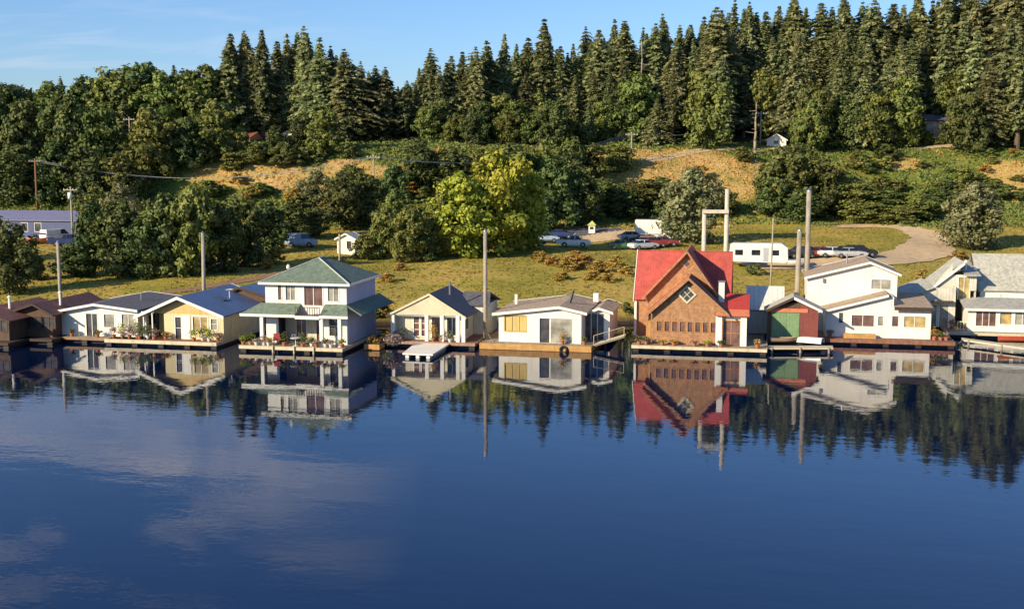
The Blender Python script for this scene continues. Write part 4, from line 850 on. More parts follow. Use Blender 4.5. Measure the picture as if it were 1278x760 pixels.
# ------------------------------------------------------------------ boathouse and pale-roofed shed
def boathouse():
    _, Y = at_z(985, 426, DZ); Y += .8; P = lambda px, py: at_y(px, py, Y); X = lambda px: P(px, 400)[0]; Z = lambda py: P(985, py)[1]
    x0, x1 = X(958), X(1021); xp, zp = P(991, 370); zl = Z(386); zr = Z(384)
    root = thing('boathouse', 'small boathouse with green door and dull red wall between the red-roofed and white houses', 'boathouse', ((x0+x1)/2, Y, DZ))
    zb = Z(387.5); top = lin([(x0, zl), (xp, zp), (x1, zr)])
    H = [(X(963), X(998), DZ, Z(390))]
    wl = MB(); wall_strips(wl, [x0, X(999)], lambda q: top(q)-.15, DZ, Y, Y+.15, H); side_back(wl, x0, x1, Y+.15, Y+2.9, DZ, zl-.15, zr-.15, gable=(xp, zp-.15)); wl.build('wall', BROWNWALL, root)
    w2 = MB(); wall_strips(w2, [X(999), x1], lambda q: top(q)-.15, DZ, Y-.01, Y+.14); w2.build('red_wall', REDWALL, root)
    bm = MB(); bm.box(x0, X(1008), Y-.08, Y-.012, Z(390)+.02, Z(385)); bm.build('lintel', ORANGEROOF, root)
    d = MB(); d.box(H[0][0], H[0][1], Y+.03, Y+.09, DZ, H[0][3]-.002); do = d.build('door', DOORG, root)
    d = MB(); [d.box(H[0][0]+(H[0][1]-H[0][0])*t-.04, H[0][0]+(H[0][1]-H[0][0])*t+.04, Y-.005, Y+.03, DZ+.1, H[0][3]-.1) for t in (.03, .5, .97)]; d.build('door_batten', DOORG, do)
    gable_roof(root, x0, x1, xp, zl, zr, zp, Y-.5, Y+3.1, PALEROOF, .35, fascia=None)
    f = MB(); f.pr_y([(x0-.35, zl-.36), (xp, zp-.24), (xp, zp+.03), (x0-.35, zl-.13)], Y-.56, Y-.503); f.build('fascia', DARKWOOD, root)
    f = MB(); f.pr_y([(xp, zp-.24), (x1+.35, zr-.36), (x1+.35, zr-.13), (xp, zp+.03)], Y-.56, Y-.503); f.build('fascia', TRIM, root)
    float_base(root, X(955), X(1024), Y-1.0, Y+3.1, DZ, DARKWOOD, DARKWOOD, .25)
    # shed with pale roof, behind
    ys = Y+3.5; Q = lambda px, py: at_y(px, py, ys); a0, a1 = Q(941, 0)[0], Q(984, 0)[0]; q, zq = Q(955, 357.5); ze = Q(981, 370)[1]; zel = Q(941, 367)[1]
    sh = thing('floating_shed', 'floating shed with a pale, almost white roof behind the green-doored boathouse', 'shed', ((a0+a1)/2, ys, DZ))
    a1 = Q(990, 0)[0]; zr_ = at_y(965, 357, ys+3)[1]; ze_ = Q(965, 386)[1]
    b = MB(); b.box(a0+.2, a1-.2, ys+.2, ys+.35, DZ, ze_-.1); b.box(a0+.2, a1-.2, ys+5.65, ys+5.8, DZ, ze_-.1)
    for xx in (a0+.2, a1-.35): b.pr_x([(ys+.35, DZ), (ys+5.65, DZ), (ys+5.65, ze_-.1), (ys+3, zr_-.16), (ys+.35, ze_-.1)], xx, xx+.15)
    b.build('wall', GREYW, sh); wt = mat('white_tin_roof', (.74, .70, .60), .55, .1, 1, 'ribx')
    b = MB(); b.slab([(a0, ys, ze_-.1), (a1, ys, ze_-.1), (a1, ys+3, zr_), (a0, ys+3, zr_)], .12); b.slab([(a0, ys+3, zr_), (a1, ys+3, zr_), (a1, ys+6, ze_-.1), (a0, ys+6, ze_-.1)], .12); b.build('roof', wt, sh)
    b = MB(); b.pr_x([(ys-.03, ze_-.3), (ys+3, zr_-.2), (ys+3, zr_+.03), (ys-.03, ze_-.07)], a0-.07, a0-.004); b.build('barge_board', TRIM, sh)
    float_base(sh, a0-.3, a1+.3, ys-.3, ys+6.3, DZ, DARKWOOD, DARKWOOD)
    # skiff hauled out, bow up, beside the red wall
    return X, Y
BX, BY = boathouse()

def skiff(x, y, z, rz, L_, B, Hh, m, label, tilt=0.0, name='skiff', cat='boat', upside=False, inner=None):
    root = thing(name, label, cat, (x, y, z), None, 0); ORI[root.name] = Vector((0, 0, 0)); root.location = (x, y, z); root.rotation_euler = (tilt, 0, rz)
    rings = []; n = 11
    st = np.linspace(-1, 1, 13)
    for t in st:
        wd = B/2*(1-max(0, t)**2.4*.96)*(1-.12*max(0, -t)); sh = Hh*(1+.25*max(0, t)**2); kz = .5*Hh*max(0, t)**3
        ring = []
        for i in range(n):
            a = math.pi*i/(n-1); ring.append((t*L_/2, -wd*math.cos(a), kz+(sh-kz)*(1-math.sin(a)**.7)))
        for i in range(n-1, -1, -1):
            a = math.pi*i/(n-1); ring.append((t*L_/2, -wd*.88*math.cos(a), kz+.05+(sh-kz-.05)*(1-math.sin(a)**.7)))
        if upside: ring = [(p[0], p[1], Hh*1.25-p[2]) for p in ring]
        rings.append(ring)
    b = MB(); b.loft(rings); b.build('hull', m, root, False)
    if not upside:
        s = MB()
        for t in (-.55, 0, .45): s.box(t*L_/2-.12, t*L_/2+.12, -B*.40*(1-max(0, t)**2), B*.40*(1-max(0, t)**2), Hh*.62, Hh*.67)
        s.build('seat', inner or DECKX, root)
        g = MB()
        for sg in (-1, 1):
            pts = [(t*L_/2, sg*B/2*(1-max(0, t)**2.4*.96)*(1-.12*max(0, -t)), Hh*(1+.25*max(0, t)**2)+.02) for t in st]
            for a_, b_ in zip(pts[:-1], pts[1:]): g.tube(a_, b_, .03, .03, 6)
        g.build('gunwale', inner or DECKX, root)
    return root
HULLW = paint('white_hull', (.78, .76, .70)); HULLR = paint('red_hull', (.45, .09, .04)); HULLG = paint('green_hull', (.14, .22, .14))
bx, by = at_z(1010, 430, .5)
def dock(px0, px1, py, label, name='dock', wdt=1.3, m=DECKP, z=.45, py1=None):
    x0, y0 = at_z(px0, py, z); x1, y1 = at_z(px1, py1 or py, z)
    root = thing(name, label, 'dock', ((x0+x1)/2, (y0+y1)/2, z))
    s = MB(); s.prism([(x0, y0, z-.15), (x1, y1, z-.15), (x1, y1+wdt, z-.15), (x0, y0+wdt, z-.15)], [(x0, y0, z), (x1, y1, z), (x1, y1+wdt, z), (x0, y0+wdt, z)]); s.build('walkway', m, root)
    n = max(2, int(abs(x1-x0)/2.2)+1)
    for i in range(n):
        t = (i+.15)/(n-.7); xx = x0+(x1-x0)*t; yy = y0+(y1-y0)*t; q = MB(); q.tube((xx, yy-.02, -.8), (xx, yy-.02, z-.01), .1); q.build('post', PILE, root)
    return root, x0, x1, y0
dock(958, 1040, 434, 'thin pale dock in front of the green-doored boathouse', z=.5)
skiff(bx, by+.5, .53, 2.75, 2.6, 1.1, .5, HULLW, 'small white upturned boat on the dock before the dull red wall', 0, 'rowing_boat', upside=True)
gx, gy = at_z(978, 428, .55)
skiff(gx, gy+.4, .55, .15, 2.4, .95, .4, mat('brown_hull', (.30, .2, .12), .6), 'small brown rowing boat lying before the green boathouse door', 0, 'rowing_boat')

# ------------------------------------------------------------------ HOUSE: big white two-level on the right
def house_big_white():
    _, Y = at_z(1095, 421.5, DZ); P = lambda px, py: at_y(px, py, Y); X = lambda px: P(px, 400)[0]; Z = lambda py: P(1095, py)[1]
    x0, x1 = X(1030), X(1162)
    root = thing('floating_house', 'large white two-level floating house with several windows on a reddish deck', 'floating house', ((x0+x1)/2, Y, DZ), 'floating houses moored along the shore')
    xk, zk = P(1109, 367.5); zl = Z(388); xm = X(1112); zfl = Z(383)
    top = lin([(x0, zl), (xk, zk), (xm, zk-.2)])
    H = [(X(1047), X(1052), Z(404), Z(391.5)), (X(1063), X(1090.5), Z(407.5), Z(394)), (X(1096), X(1102), Z(406), Z(395))]
    H2 = [(X(1113.5), X(1121), Z(406.5), Z(394)), (X(1128.5), X(1155), Z(407), Z(394))]
    wl = MB(); wall_strips(wl, [x0, xk, xm], lambda q: top(q)-.13, DZ, Y, Y+.15, H); wall_strips(wl, [xm+.001, x1], lambda q: zfl, DZ, Y, Y+.15, H2)
    wl.box(x0, x0+.15, Y+.15, Y+8.5, DZ, zl-.15); wl.box(x1-.15, x1, Y+.15, Y+8.5, DZ, zfl); wl.box(x0+.15, x1-.15, Y+8.35, Y+8.5, DZ, zl); wl.build('wall', WHITE2, root)
    window(root, *H[0], Y, 1, 1, TRIM, GLASS); window(root, *H[1], Y, 2, 1, TRIM, GLASSR); window(root, *H[2], Y, 1, 1, TRIM, GLASSW); window(root, *H2[0], Y, 1, 1, TRIM, GLASSR); window(root, *H2[1], Y, 2, 1, TRIM, GLASSY)
    yu = Y+3.6
    r = MB(); e = .4; s = (zk-zl)/(xk-x0); r.slab([(x0-e, Y-.4, zl-s*e), (xk, Y-.4, zk), (xk, yu-.003, zk), (x0-e, yu-.003, zl-s*e)], .13); r.build('lower_roof', BROWNROOF, root)
    f = MB(); f.pr_y([(x0-e, zl-s*e-.2), (xk, zk-.2), (xk, zk+.02), (x0-e, zl-s*e+.02)], Y-.46, Y-.403); f.build('fascia', TRIM, root)
    g = MB(); g.box(xm+.2-.15, xm+.2, Y+.0, yu, zfl, zk-.25); g.build('gable_side_wall', WHITE2, root)
    r = MB(); r.slab([(xm+.22, Y-.5, zfl+.12), (x1+.2, Y-.5, zfl+.0), (x1+.2, yu+4.9, zfl+.45), (xm+.22, yu+4.9, zfl+.55)], .12); r.build('flat_roof', BROWNROOF, root)
    f = MB(); f.box(xm+.22, x1+.22, Y-.57, Y-.503, zfl-.22, zfl+.1); f.build('flat_roof_fascia', DARKWOOD, root)
    # upper storey
    U = lambda px, py: at_y(px, py, yu); a0, a1 = U(1018.5, 0)[0], U(1134, 0)[0]; xp, zp = U(1086, 326.5); zle = U(1018, 345)[1]; zre = U(1134, 341)[1]
    tu = lin([(a0, zle), (xp, zp), (a1, zre)]); Hu = [(U(1101, 0)[0], U(1125.5, 0)[0], U(1113, 361)[1], U(1113, 349.5)[1])]
    wu = MB(); wall_strips(wu, [a0, xp, a1], lambda q: tu(q)-.13, DZ, yu, yu+.15, Hu); side_back(wu, a0, a1, yu+.15, yu+7, DZ, zle-.13, zre-.13, gable=(xp, zp-.13)); wu.build('upper_wall', WHITE2, root)
    window(root, *Hu[0], yu, 2, 1, TRIM, GLASSW); gable_roof(root, a0, a1, xp, zle, zre, zp, yu-.4, yu+7.3, BROWNROOF, .3, name='upper_roof', fw=.2)
    l = MB(); lx, lz = U(1028, 350); l.box(lx-.1, lx+.1, yu-.2, yu-.003, lz-.2, lz+.2); l.build('wall_lamp', METAL, root)
    v = MB(); v.tube((xp-2, yu+3, zp-1), (xp-2, yu+3, zp+.5), .07); v.build('vent_pipe', METAL, root)
    float_base(root, X(1021), X(1190), Y-1.7, yu+7.6, DZ, DECKR, DECKR, .3)
    b = MB(); b.box(X(1053), X(1093), Y-.9, Y-.35, DZ+.003, DZ+.42); b.build('planter_box', DECKO, root)
    for i, (px, h, lf, lb) in enumerate([(1036, .7, L_TWG, 'pale twiggy plant by the left corner of the large white house'), (1166, 1.2, L_DRY, 'orange flowering plant in a pot right of the large white house'), (1174, .9, L_GRN, 'green plant in a pot at the right end of the reddish deck'), (1181, .8, L_FLO, 'pink flowers in a pot at the far right end of the reddish deck')]):
        pot_plant(X(px), Y-.5, DZ, lb, h, .4, lf, POT, 170+i)
    return X, Y
WX, WY = house_big_white()

# ------------------------------------------------------------------ HOUSES: weathered grey at the right edge
def house_grey():
    _, Y = at_z(1240, 414, DZ); P = lambda px, py: at_y(px, py, Y); X = lambda px: P(px, 400)[0]; Z = lambda py: P(1240, py)[1]
    root = thing('floating_house', 'rambling pale grey floating house with steep grey roof, nearest the red canoe', 'floating house', (X(1220), Y, DZ), 'floating houses moored along the shore')
    # front bay
    x0, x1 = X(1208), X(1300); zt = Z(385.5)
    H = [(X(1218), X(1242.5), Z(407), Z(389)), (X(1248), X(1262), Z(404), Z(389)), (X(1267), X(1285), Z(404), Z(389))]
    wl = MB(); wall_strips(wl, [x0, x1], lambda q: zt, DZ, Y, Y+.15, H); side_back(wl, x0, x1, Y+.15, Y+4, DZ, zt, zt); wl.build('bay_wall', WHITE2, root)
    window(root, *H[0], Y, 3, 1, TRIM, GLASSR); window(root, *H[1], Y, 1, 1, TRIM, GLASSY); window(root, *H[2], Y, 2, 1, TRIM, GLASSW)
    zb = at_y(1240, 372, Y+3.5)[1]
    r = MB(); r.slab([(x0-.4, Y-.4, zt+.02), (x1+.3, Y-.4, zt+.02), (x1+.3, Y+4, zb), (x0-.4, Y+4, zb)], .13); r.build('bay_roof', mat('silver_shingles', (.46, .44, .36), .7, .15, 1.5, 'shingle'), root)
    f = MB(); f.box(x0-.42, x1+.32, Y-.47, Y-.403, zt-.2, zt+.04); f.build('fascia', TRIM, root)
    # middle ground floor
    ym = Y+2.2; Q = lambda px, py: at_y(px, py, ym); a0, a1 = Q(1143, 0)[0], Q(1210, 0)[0]; zlo = Q(1143, 372)[1]; zhi = Q(1180, 358)[1]
    Hm = [(Q(1176, 0)[0], Q(1186, 0)[0], DZ, Q(1180, 381)[1]), (Q(1190, 0)[0], Q(1201, 0)[0], DZ, Q(1195, 381)[1])]
    tp = lin([(a0, zlo), (Q(1180, 0)[0], zhi), (a1, zhi)])
    w2 = MB(); wall_strips(w2, [a0, Q(1180, 0)[0], a1], lambda q: tp(q)-.12, DZ, ym, ym+.15, Hm); side_back(w2, a0, a1, ym+.15, ym+9, DZ, zlo-.12, zhi); w2.build('wall', GREYW, root)
    for h in Hm: window(root, *h, ym, 1, 1, TRIM, GLASSW, name='door')
    xs = Q(1180, 0)[0]; r = MB(); r.slab([(a0-.5, ym-.4, zlo-.15), (xs, ym-.4, zhi), (xs, ym+9, zhi), (a0-.5, ym+9, zlo-.15)], .12); r.build('lean_to_roof', PALEROOF, root)
    aw = MB(); aw.box(Q(1179, 0)[0], Q(1207, 0)[0], ym-.9, ym-.003, Q(1190, 377)[1], Q(1190, 377)[1]+.12); aw.build('canopy', DARKWOOD, root)
    # upper floor with steep roof rising to its left
    yu = Y+3.6; U = lambda px, py: at_y(px, py, yu); b0, b1 = U(1178, 0)[0], U(1236, 0)[0]; ztu = U(1215, 342)[1]
    Hu = [(U(1213, 0)[0], U(1227, 0)[0], U(1220, 373)[1], U(1220, 346.5)[1])]
    tp2 = lin([(b0, U(1178, 360)[1]), (U(1204, 0)[0], U(1204, 328)[1]), (U(1204.5, 0)[0], ztu), (b1, ztu)])
    w3 = MB(); wall_strips(w3, [b0, U(1204, 0)[0], U(1204.5, 0)[0], b1], lambda q: tp2(q)-.1, zhi-.5, yu, yu+.15, Hu); side_back(w3, b0, b1, yu+.15, yu+6.5, DZ, U(1178, 362)[1], ztu-.1); w3.build('upper_wall', GREYW, root)
    window(root, *Hu[0], yu, 2, 1, TRIM, GLASSY)
    xp1, zp1 = U(1204, 327)
    r = MB(); r.slab([(b0-.4, yu-.3, U(1176, 363)[1]), (xp1, yu-.3, zp1), (xp1, yu+6.8, zp1), (b0-.4, yu+6.8, U(1176, 363)[1])], .14); r.build('steep_roof', PALEROOF, root)
    f = MB(); f.pr_y([(b0-.42, U(1176, 363)[1]-.26), (xp1, zp1-.26), (xp1, zp1+.03), (b0-.42, U(1176, 363)[1]+.03)], yu-.36, yu-.303); f.build('fascia', TRIM, root)
    r = MB(); r.slab([(xp1+.02, yu-.6, ztu-.05), (b1+.3, yu-.6, ztu-.05), (b1+.3, yu+6.8, ztu+.75), (xp1+.02, yu+6.8, ztu+.75)], .12); r.build('shed_roof', mat('silver_shingles', (0, 0, 0)), root)
    v = MB(); v.tube((b1-.8, yu+2, ztu), (b1-.8, yu+2, ztu+1.0), .12); v.lathe([(.2, 0), (.2, .1), (.03, .25)], (b1-.8, yu+2, ztu+1.0), 10); v.build('chimney_pipe', TRIM, root)
    float_base(root, Q(1140, 0)[0], X(1302), Y-1.2, ym+9.3, DZ, DECKX, DECKP, .25)
    railing(root, X(1196), X(1216), Y-.4+.8, DZ, .9, 5, TRIM)
    for i, (px, h, lf, lb) in enumerate([(1190, 1.0, L_FLO, 'pink potted flowers by the grey house doors'), (1202, .8, L_YEL, 'yellow-green plant in a pot left of the grey house bay')]):
        pot_plant(X(px), Y+1.0, DZ, lb, h, .4, lf, POT, 190+i)
    # neighbour with the big grey roof
    yn = Y+4.6; V_ = lambda px, py: at_y(px, py, yn)
    rt = thing('floating_house', 'floating house under a broad plain grey roof at the right edge of the photo', 'floating house', (V_(1270, 0)[0], yn, DZ), 'floating houses moored along the shore')
    c0, c1 = V_(1238, 0)[0], V_(1345, 0)[0]; ze = V_(1270, 362)[1]; zr = at_y(1270, 317, yn+5)[1]
    b = MB()
    for xx in (c0+.3, c1-.45): b.pr_x([(yn+.3, DZ), (yn+9.7, DZ), (yn+9.7, ze-.1), (yn+5, zr-.15), (yn+.3, ze-.1)], xx, xx+.15)
    b.box(c0+.45, c1-.45, yn+.3, yn+.45, DZ, ze-.1); b.box(c0+.45, c1-.45, yn+9.55, yn+9.7, DZ, ze-.1); b.build('wall', WHITE, rt)
    r = MB(); r.slab([(c0, yn, ze-.1), (c1, yn, ze-.1), (c1, yn+5, zr), (c0, yn+5, zr)], .15); r.slab([(c0, yn+5, zr), (c1, yn+5, zr), (c1, yn+10, ze-.1), (c0, yn+10, ze-.1)], .15); r.build('roof', PALEROOF, rt)
    f = MB(); f.pr_x([(yn-.03, ze-.36), (yn+5, zr-.26), (yn+5, zr+.03), (yn-.03, ze-.07)], c0-.07, c0-.004); f.build('barge_board', DARKWOOD, rt)
    window(rt, V_(1262, 0)[0], V_(1276, 0)[0], ze-1.6, ze-.5, yn+.3-.02, 2, 1, TRIM, GLASS)
    float_base(rt, c0-.2, c1+.3, yn-.0, yn+10.3, DZ-.02, DARKWOOD, DARKWOOD)
    return X, Y
HX, HY = house_grey()
kx, ky = at_z(1270, 424, .75)
skiff(kx, ky, .56, .08, 3.4, .8, .42, HULLR, 'red canoe lying on the dock at the right edge of the photo', 0, 'canoe', 'canoe', inner=HULLR)
dock(1203, 1300, 424, 'pale floating dock running out right before the grey house', wdt=1.4, z=.5, py1=437)
lx, ly = at_z(1213, 423, .2)

# ------------------------------------------------------------------ PILINGS, GANTRY, UTILITY POLES
def piling(px, pb, pt, label, r=.17, m=PILE, z=0.0, Y=None, cap=True, group='wooden pilings among the houses'):
    if Y is None: x, Y = at_z(px, pb, z)
    else: x = at_y(px, pb, Y)[0]
    zt = at_y(px, pt, Y)[1]; root = thing('piling', label, 'piling', (x, Y, min(z, 0)-1.5), group)
    lean = (px % 7-3)*.05; s = MB(); s.tube((x-lean, Y, -2.5), (x+.05, Y+.03, zt), r*1.12, r*.9, 12); s.build('post', m, root, True)
    s = MB(); s.tube((x, Y, -.3), (x+.01, Y, .55), r*1.16, r*1.13, 12); s.build('wet_base', LOG, root, True)
    if cap: s = MB(); s.lathe([(r*1.0, 0), (r*.95, .08), (.02, .3)], (x+.05, Y+.03, zt), 12); s.build('cap', METAL, root)
    return root
Yb = CY+5
piling(604, 0, 289, 'tall pale piling standing between the cream house and the wide white house', .19, Y=CY+2.0)
piling(243, 0, 292, 'tall pale piling behind the yellow house ridge', .2, Y=117)
piling(57, 0, 303, 'leaning grey piling behind the small dark floating house', .18, Y=113)
piling(1016.5, 0, 239, 'tallest of the pilings, behind the left corner of the large white house', .28, Y=WY+9.5)
piling(1006, 0, 288, 'shorter piling just left of the tallest piling', .27, Y=WY+9.0)
piling(972, 0, 272, 'thin pole rising behind the pale-roofed shed', .1, Y=WY+22, cap=False)
piling(418, 0, 292, 'short pale pole just left of the white hut', .16, Y=155, cap=False)
def gantry():
    Y = RY+13.6; x0 = at_y(884.5, 0, Y)[0]; x1 = at_y(913, 0, Y)[0]; z0 = at_y(884, 263, Y)[1]; z1 = at_y(913, 236, Y)[1]; zc = at_y(898, 264, Y)[1]
    root = thing('gantry', 'pale pair of tall posts joined by a crossbeam behind the red roof', 'gantry', ((x0+x1)/2, Y, 0))
    for x, z in ((x0, z0), (x1, z1)):
        s = MB(); s.tube((x, Y, -2), (x, Y, z), .28, .22, 12); s.build('post', mat('pale_post', (.56, .50, .38), .8, .15, 1.5), root, True)
    s = MB(); s.box(x0-.2, x1+.2, Y-.42, Y-.24, zc-.18, zc+.18); s.build('crossbeam', mat('pale_post', (0, 0, 0)), root)
gantry()
def utility_pole(px, pb, pt, label, arm=1.2, m=POLEB, box=False, r=.15, arms=1):
    x, y, z = hit(px, pb); zt = at_y(px, pt, y)[1]
    root = thing('utility_pole', label, 'utility pole', (x, y, z), 'utility poles on the hillside')
    s = MB(); s.tube((x, y, z-.5), (x, y, zt), r*1.2, r*.8, 10); s.build('pole', m, root, True)
    for k in range(arms):
        c = MB(); c.box(x-arm, x+arm, y-.12-.06, y-.12+.06, zt-.6-k*.9, zt-.46-k*.9); co = c.build('crossarm', m, root)
        for t in (-.9, -.4, .4, .9): i = MB(); i.lathe([(.05, 0), (.06, .1), (.03, .18)], (x+arm*t, y-.12, zt-.46-k*.9), 8); i.build('insulator', TRIM, co)
    if box: b = MB(); b.tube((x+.1, y-.45, zt-1.9), (x+.1, y-.45, zt-.9), .33, .33, 12); b.build('transformer', TRIM, root, True)
    return (x, y, zt-.4)
poles = [utility_pole(47, 268, 198, 'brown utility pole at the far left behind the blue warehouse', r=.2),
         utility_pole(91, 300, 233, 'pale utility pole with white transformer beside the blue warehouse', m=PILE, box=True, r=.16),
         utility_pole(467, 266, 193, 'yellowish utility pole on the dry slope above the dark trees', m=PILE),
         utility_pole(163, 195, 146, 'pale utility pole among the trees of the left hillside', m=PILE),
         utility_pole(1222, 180, 143, 'pale utility pole at the forest edge on the right', m=PILE),
         utility_pole(949, 181, 139, 'pale utility pole left of the small white hillside shed', m=PILE),
         utility_pole(788, 208, 165, 'pale utility pole at the top of the dry slope in the middle', m=PILE)]
def wire(a, b, sag, r=.022):
    s = MB(); n = 26; pts = [(a[0]+(b[0]-a[0])*t, a[1]+(b[1]-a[1])*t, a[2]+(b[2]-a[2])*t-sag*4*t*(1-t)) for t in [i/n for i in range(n+1)]]
    for p, q in zip(pts[:-1], pts[1:]): s.tube(p, q, r, r, 4)
    return s
def line(a, b, label, sag=2.0):
    root = thing('power_line', label, 'power line', ((a[0]+b[0])/2, (a[1]+b[1])/2, (a[2]+b[2])/2))
    for t in (-1.0, 0, 1.0):
        wire((a[0]+t*.9, a[1]-.12, a[2]+.1), (b[0]+t*.9, b[1]-.12, b[2]+.1), sag).build('wire', METAL, root)
line(poles[0], poles[2], 'sagging wires across the left hillside over the dark trees', 3.5)
line(poles[2], poles[6], 'wires strung across the middle in front of the tall firs', 3.0)
line(poles[6], poles[5], 'wires along the top of the dry slope towards the white shed', 2.0)
line(poles[5], poles[4], 'wires along the forest edge on the right', 3.5)

# ------------------------------------------------------------------ BUILDINGS ON LAND
def cottage(px0, px1, pb, pe, pt, label, wm, rm, depth=6, wins=((.3, .5), (.65, .8)), ridge='x', name='house', cat='house', gm=GLASS, rz=0, sink=.6, fascia=TRIM):
    x, y, z = hit((px0+px1)/2, pb); P = lambda px, py: at_y(px, py, y)
    x0, x1 = P(px0, pb)[0], P(px1, pb)[0]; z0 = z; ze = P((px0+px1)/2, pe)[1]
    root = thing(name, label, cat, ((x0+x1)/2, y, z), None)
    H = [(x0+(x1-x0)*a, x0+(x1-x0)*b, z0+(ze-z0)*.35, z0+(ze-z0)*.8) for a, b in wins]
    wl = MB(); th = .15
    if ridge == 'x':
        zp = at_y((px0+px1)/2, pt, y+depth/2)[1]
        wall_strips(wl, [x0, x1], lambda q: ze-.1, z0-sink, y, y+th, H)
        for xx in (x0, x1-th): wl.pr_x([(y+th, z0-sink), (y+depth, z0-sink), (y+depth, ze-.1), (y+depth/2, zp-.15), (y+th, ze-.1)], xx, xx+th)
        wl.box(x0+th, x1-th, y+depth-th, y+depth, z0-sink, ze-.1)
        r = MB(); r.slab([(x0-.35, y-.35, ze-.1), (x1+.35, y-.35, ze-.1), (x1+.35, y+depth/2, zp), (x0-.35, y+depth/2, zp)], .12); r.slab([(x0-.35, y+depth/2, zp), (x1+.35, y+depth/2, zp), (x1+.35, y+depth+.35, ze-.1), (x0-.35, y+depth+.35, ze-.1)], .12); r.build('roof', rm, root)
    else:
        xm = (x0+x1)/2; zp = P((px0+px1)/2, pt)[1]; top = lin([(x0, ze), (xm, zp), (x1, ze)])
        wall_strips(wl, [x0, xm, x1], lambda q: top(q)-.12, z0-sink, y, y+th, H); side_back(wl, x0, x1, y+th, y+depth, z0-sink, ze-.12, ze-.12, gable=(xm, zp-.12))
        gable_roof(root, x0, x1, xm, ze, ze, zp, y-.3, y+depth+.3, rm, .3, fascia=fascia)
    wl.build('wall', wm, root)
    for h in H: window(root, *h, y, 1, 1, TRIM, gm, fw=.07)
    return root
cottage(-40, 112, 297, 274, 262.5, 'long navy warehouse with lavender metal roof at the left edge', WARE, WAREROOF, 14, ((.45, .5), (.56, .61), (.9, .95)), name='warehouse', cat='warehouse')
cottage(421, 443, 318, 297, 291, 'small white hut beside the pale pole behind the green-roofed house', WHITE2, mat('white_tin_roof', (0, 0, 0)), 3, ((.55, .8),), 'y', 'hut', 'hut')
cottage(957, 981, 183, 174, 167, 'small white gabled shed at the forest edge', WHITE2, PALEROOF, 5, ((.35, .6),), 'y', 'shed', 'shed')
cottage(862, 888, 183, 178, 175, 'low whitish shed under the trees left of the small gabled shed', GREYW, mat('white_tin_roof', (0, 0, 0)), 4, ((.3, .5),), 'x', 'shed', 'shed')
cottage(1155, 1184, 177, 150, 143, 'hillside cottage with two bright windows at the forest edge on the right', mat('peach_wall', (.55, .36, .24), .7), GREYROOF, 7, ((.12, .35), (.65, .88)), 'x', gm=GLASSW)
cottage(286, 312, 179, 171, 165, 'orange-walled hillside house with red roof among the left trees', mat('orange_wall', (.62, .36, .2), .7), mat('brick_roof', (.30, .09, .05), .8), 7, ((.2, .4), (.6, .8)), 'x')
cottage(334, 350, 178, 172, 167, 'tan hillside cabin beside the orange-walled house', mat('tan_wall', (.5, .38, .25), .7), BROWNROOF, 5, ((.3, .6),), 'x', 'cabin', 'cabin')
cottage(353, 376, 177, 168, 162, 'dark hillside house with a white roof among the left trees', BROWNWALL, mat('white_tin_roof', (0, 0, 0)), 7, ((.2, .4), (.6, .8)), 'x')
cottage(667, 682, 196, 183, 176, 'dark red house with peach front behind the firs above the bright green tree', mat('peach_wall', (0, 0, 0)), mat('brick_roof', (0, 0, 0)), 6, ((.3, .6),), 'y', fascia=DARKWOOD)
def kiosk():
    x, y, z = hit(739, 291); root = thing('kiosk', 'tiny white kiosk with yellow-green pointed roof beside the parking lot', 'kiosk', (x, y, z))
    s = MB(); s.box(x-.7, x+.7, y-.7, y+.7, z-.2, z+1.7); s.build('wall', WHITE2, root)
    s = MB(); s.box(x-.4, x+.4, y-.73, y-.703, z+.8, z+1.4); s.build('window', GLASS, root)
    s = MB(); s.add([(x-1, y-1, z+1.72), (x+1, y-1, z+1.72), (x+1, y+1, z+1.72), (x-1, y+1, z+1.72), (x, y, z+2.7)], [(0, 1, 4), (1, 2, 4), (2, 3, 4), (3, 0, 4), (0, 3, 2, 1)]); s.build('roof', mat('lime_roof', (.5, .5, .12), .7), root)
kiosk()
bpy.data.objects['kiosk'].scale = (.75, .75, .75)

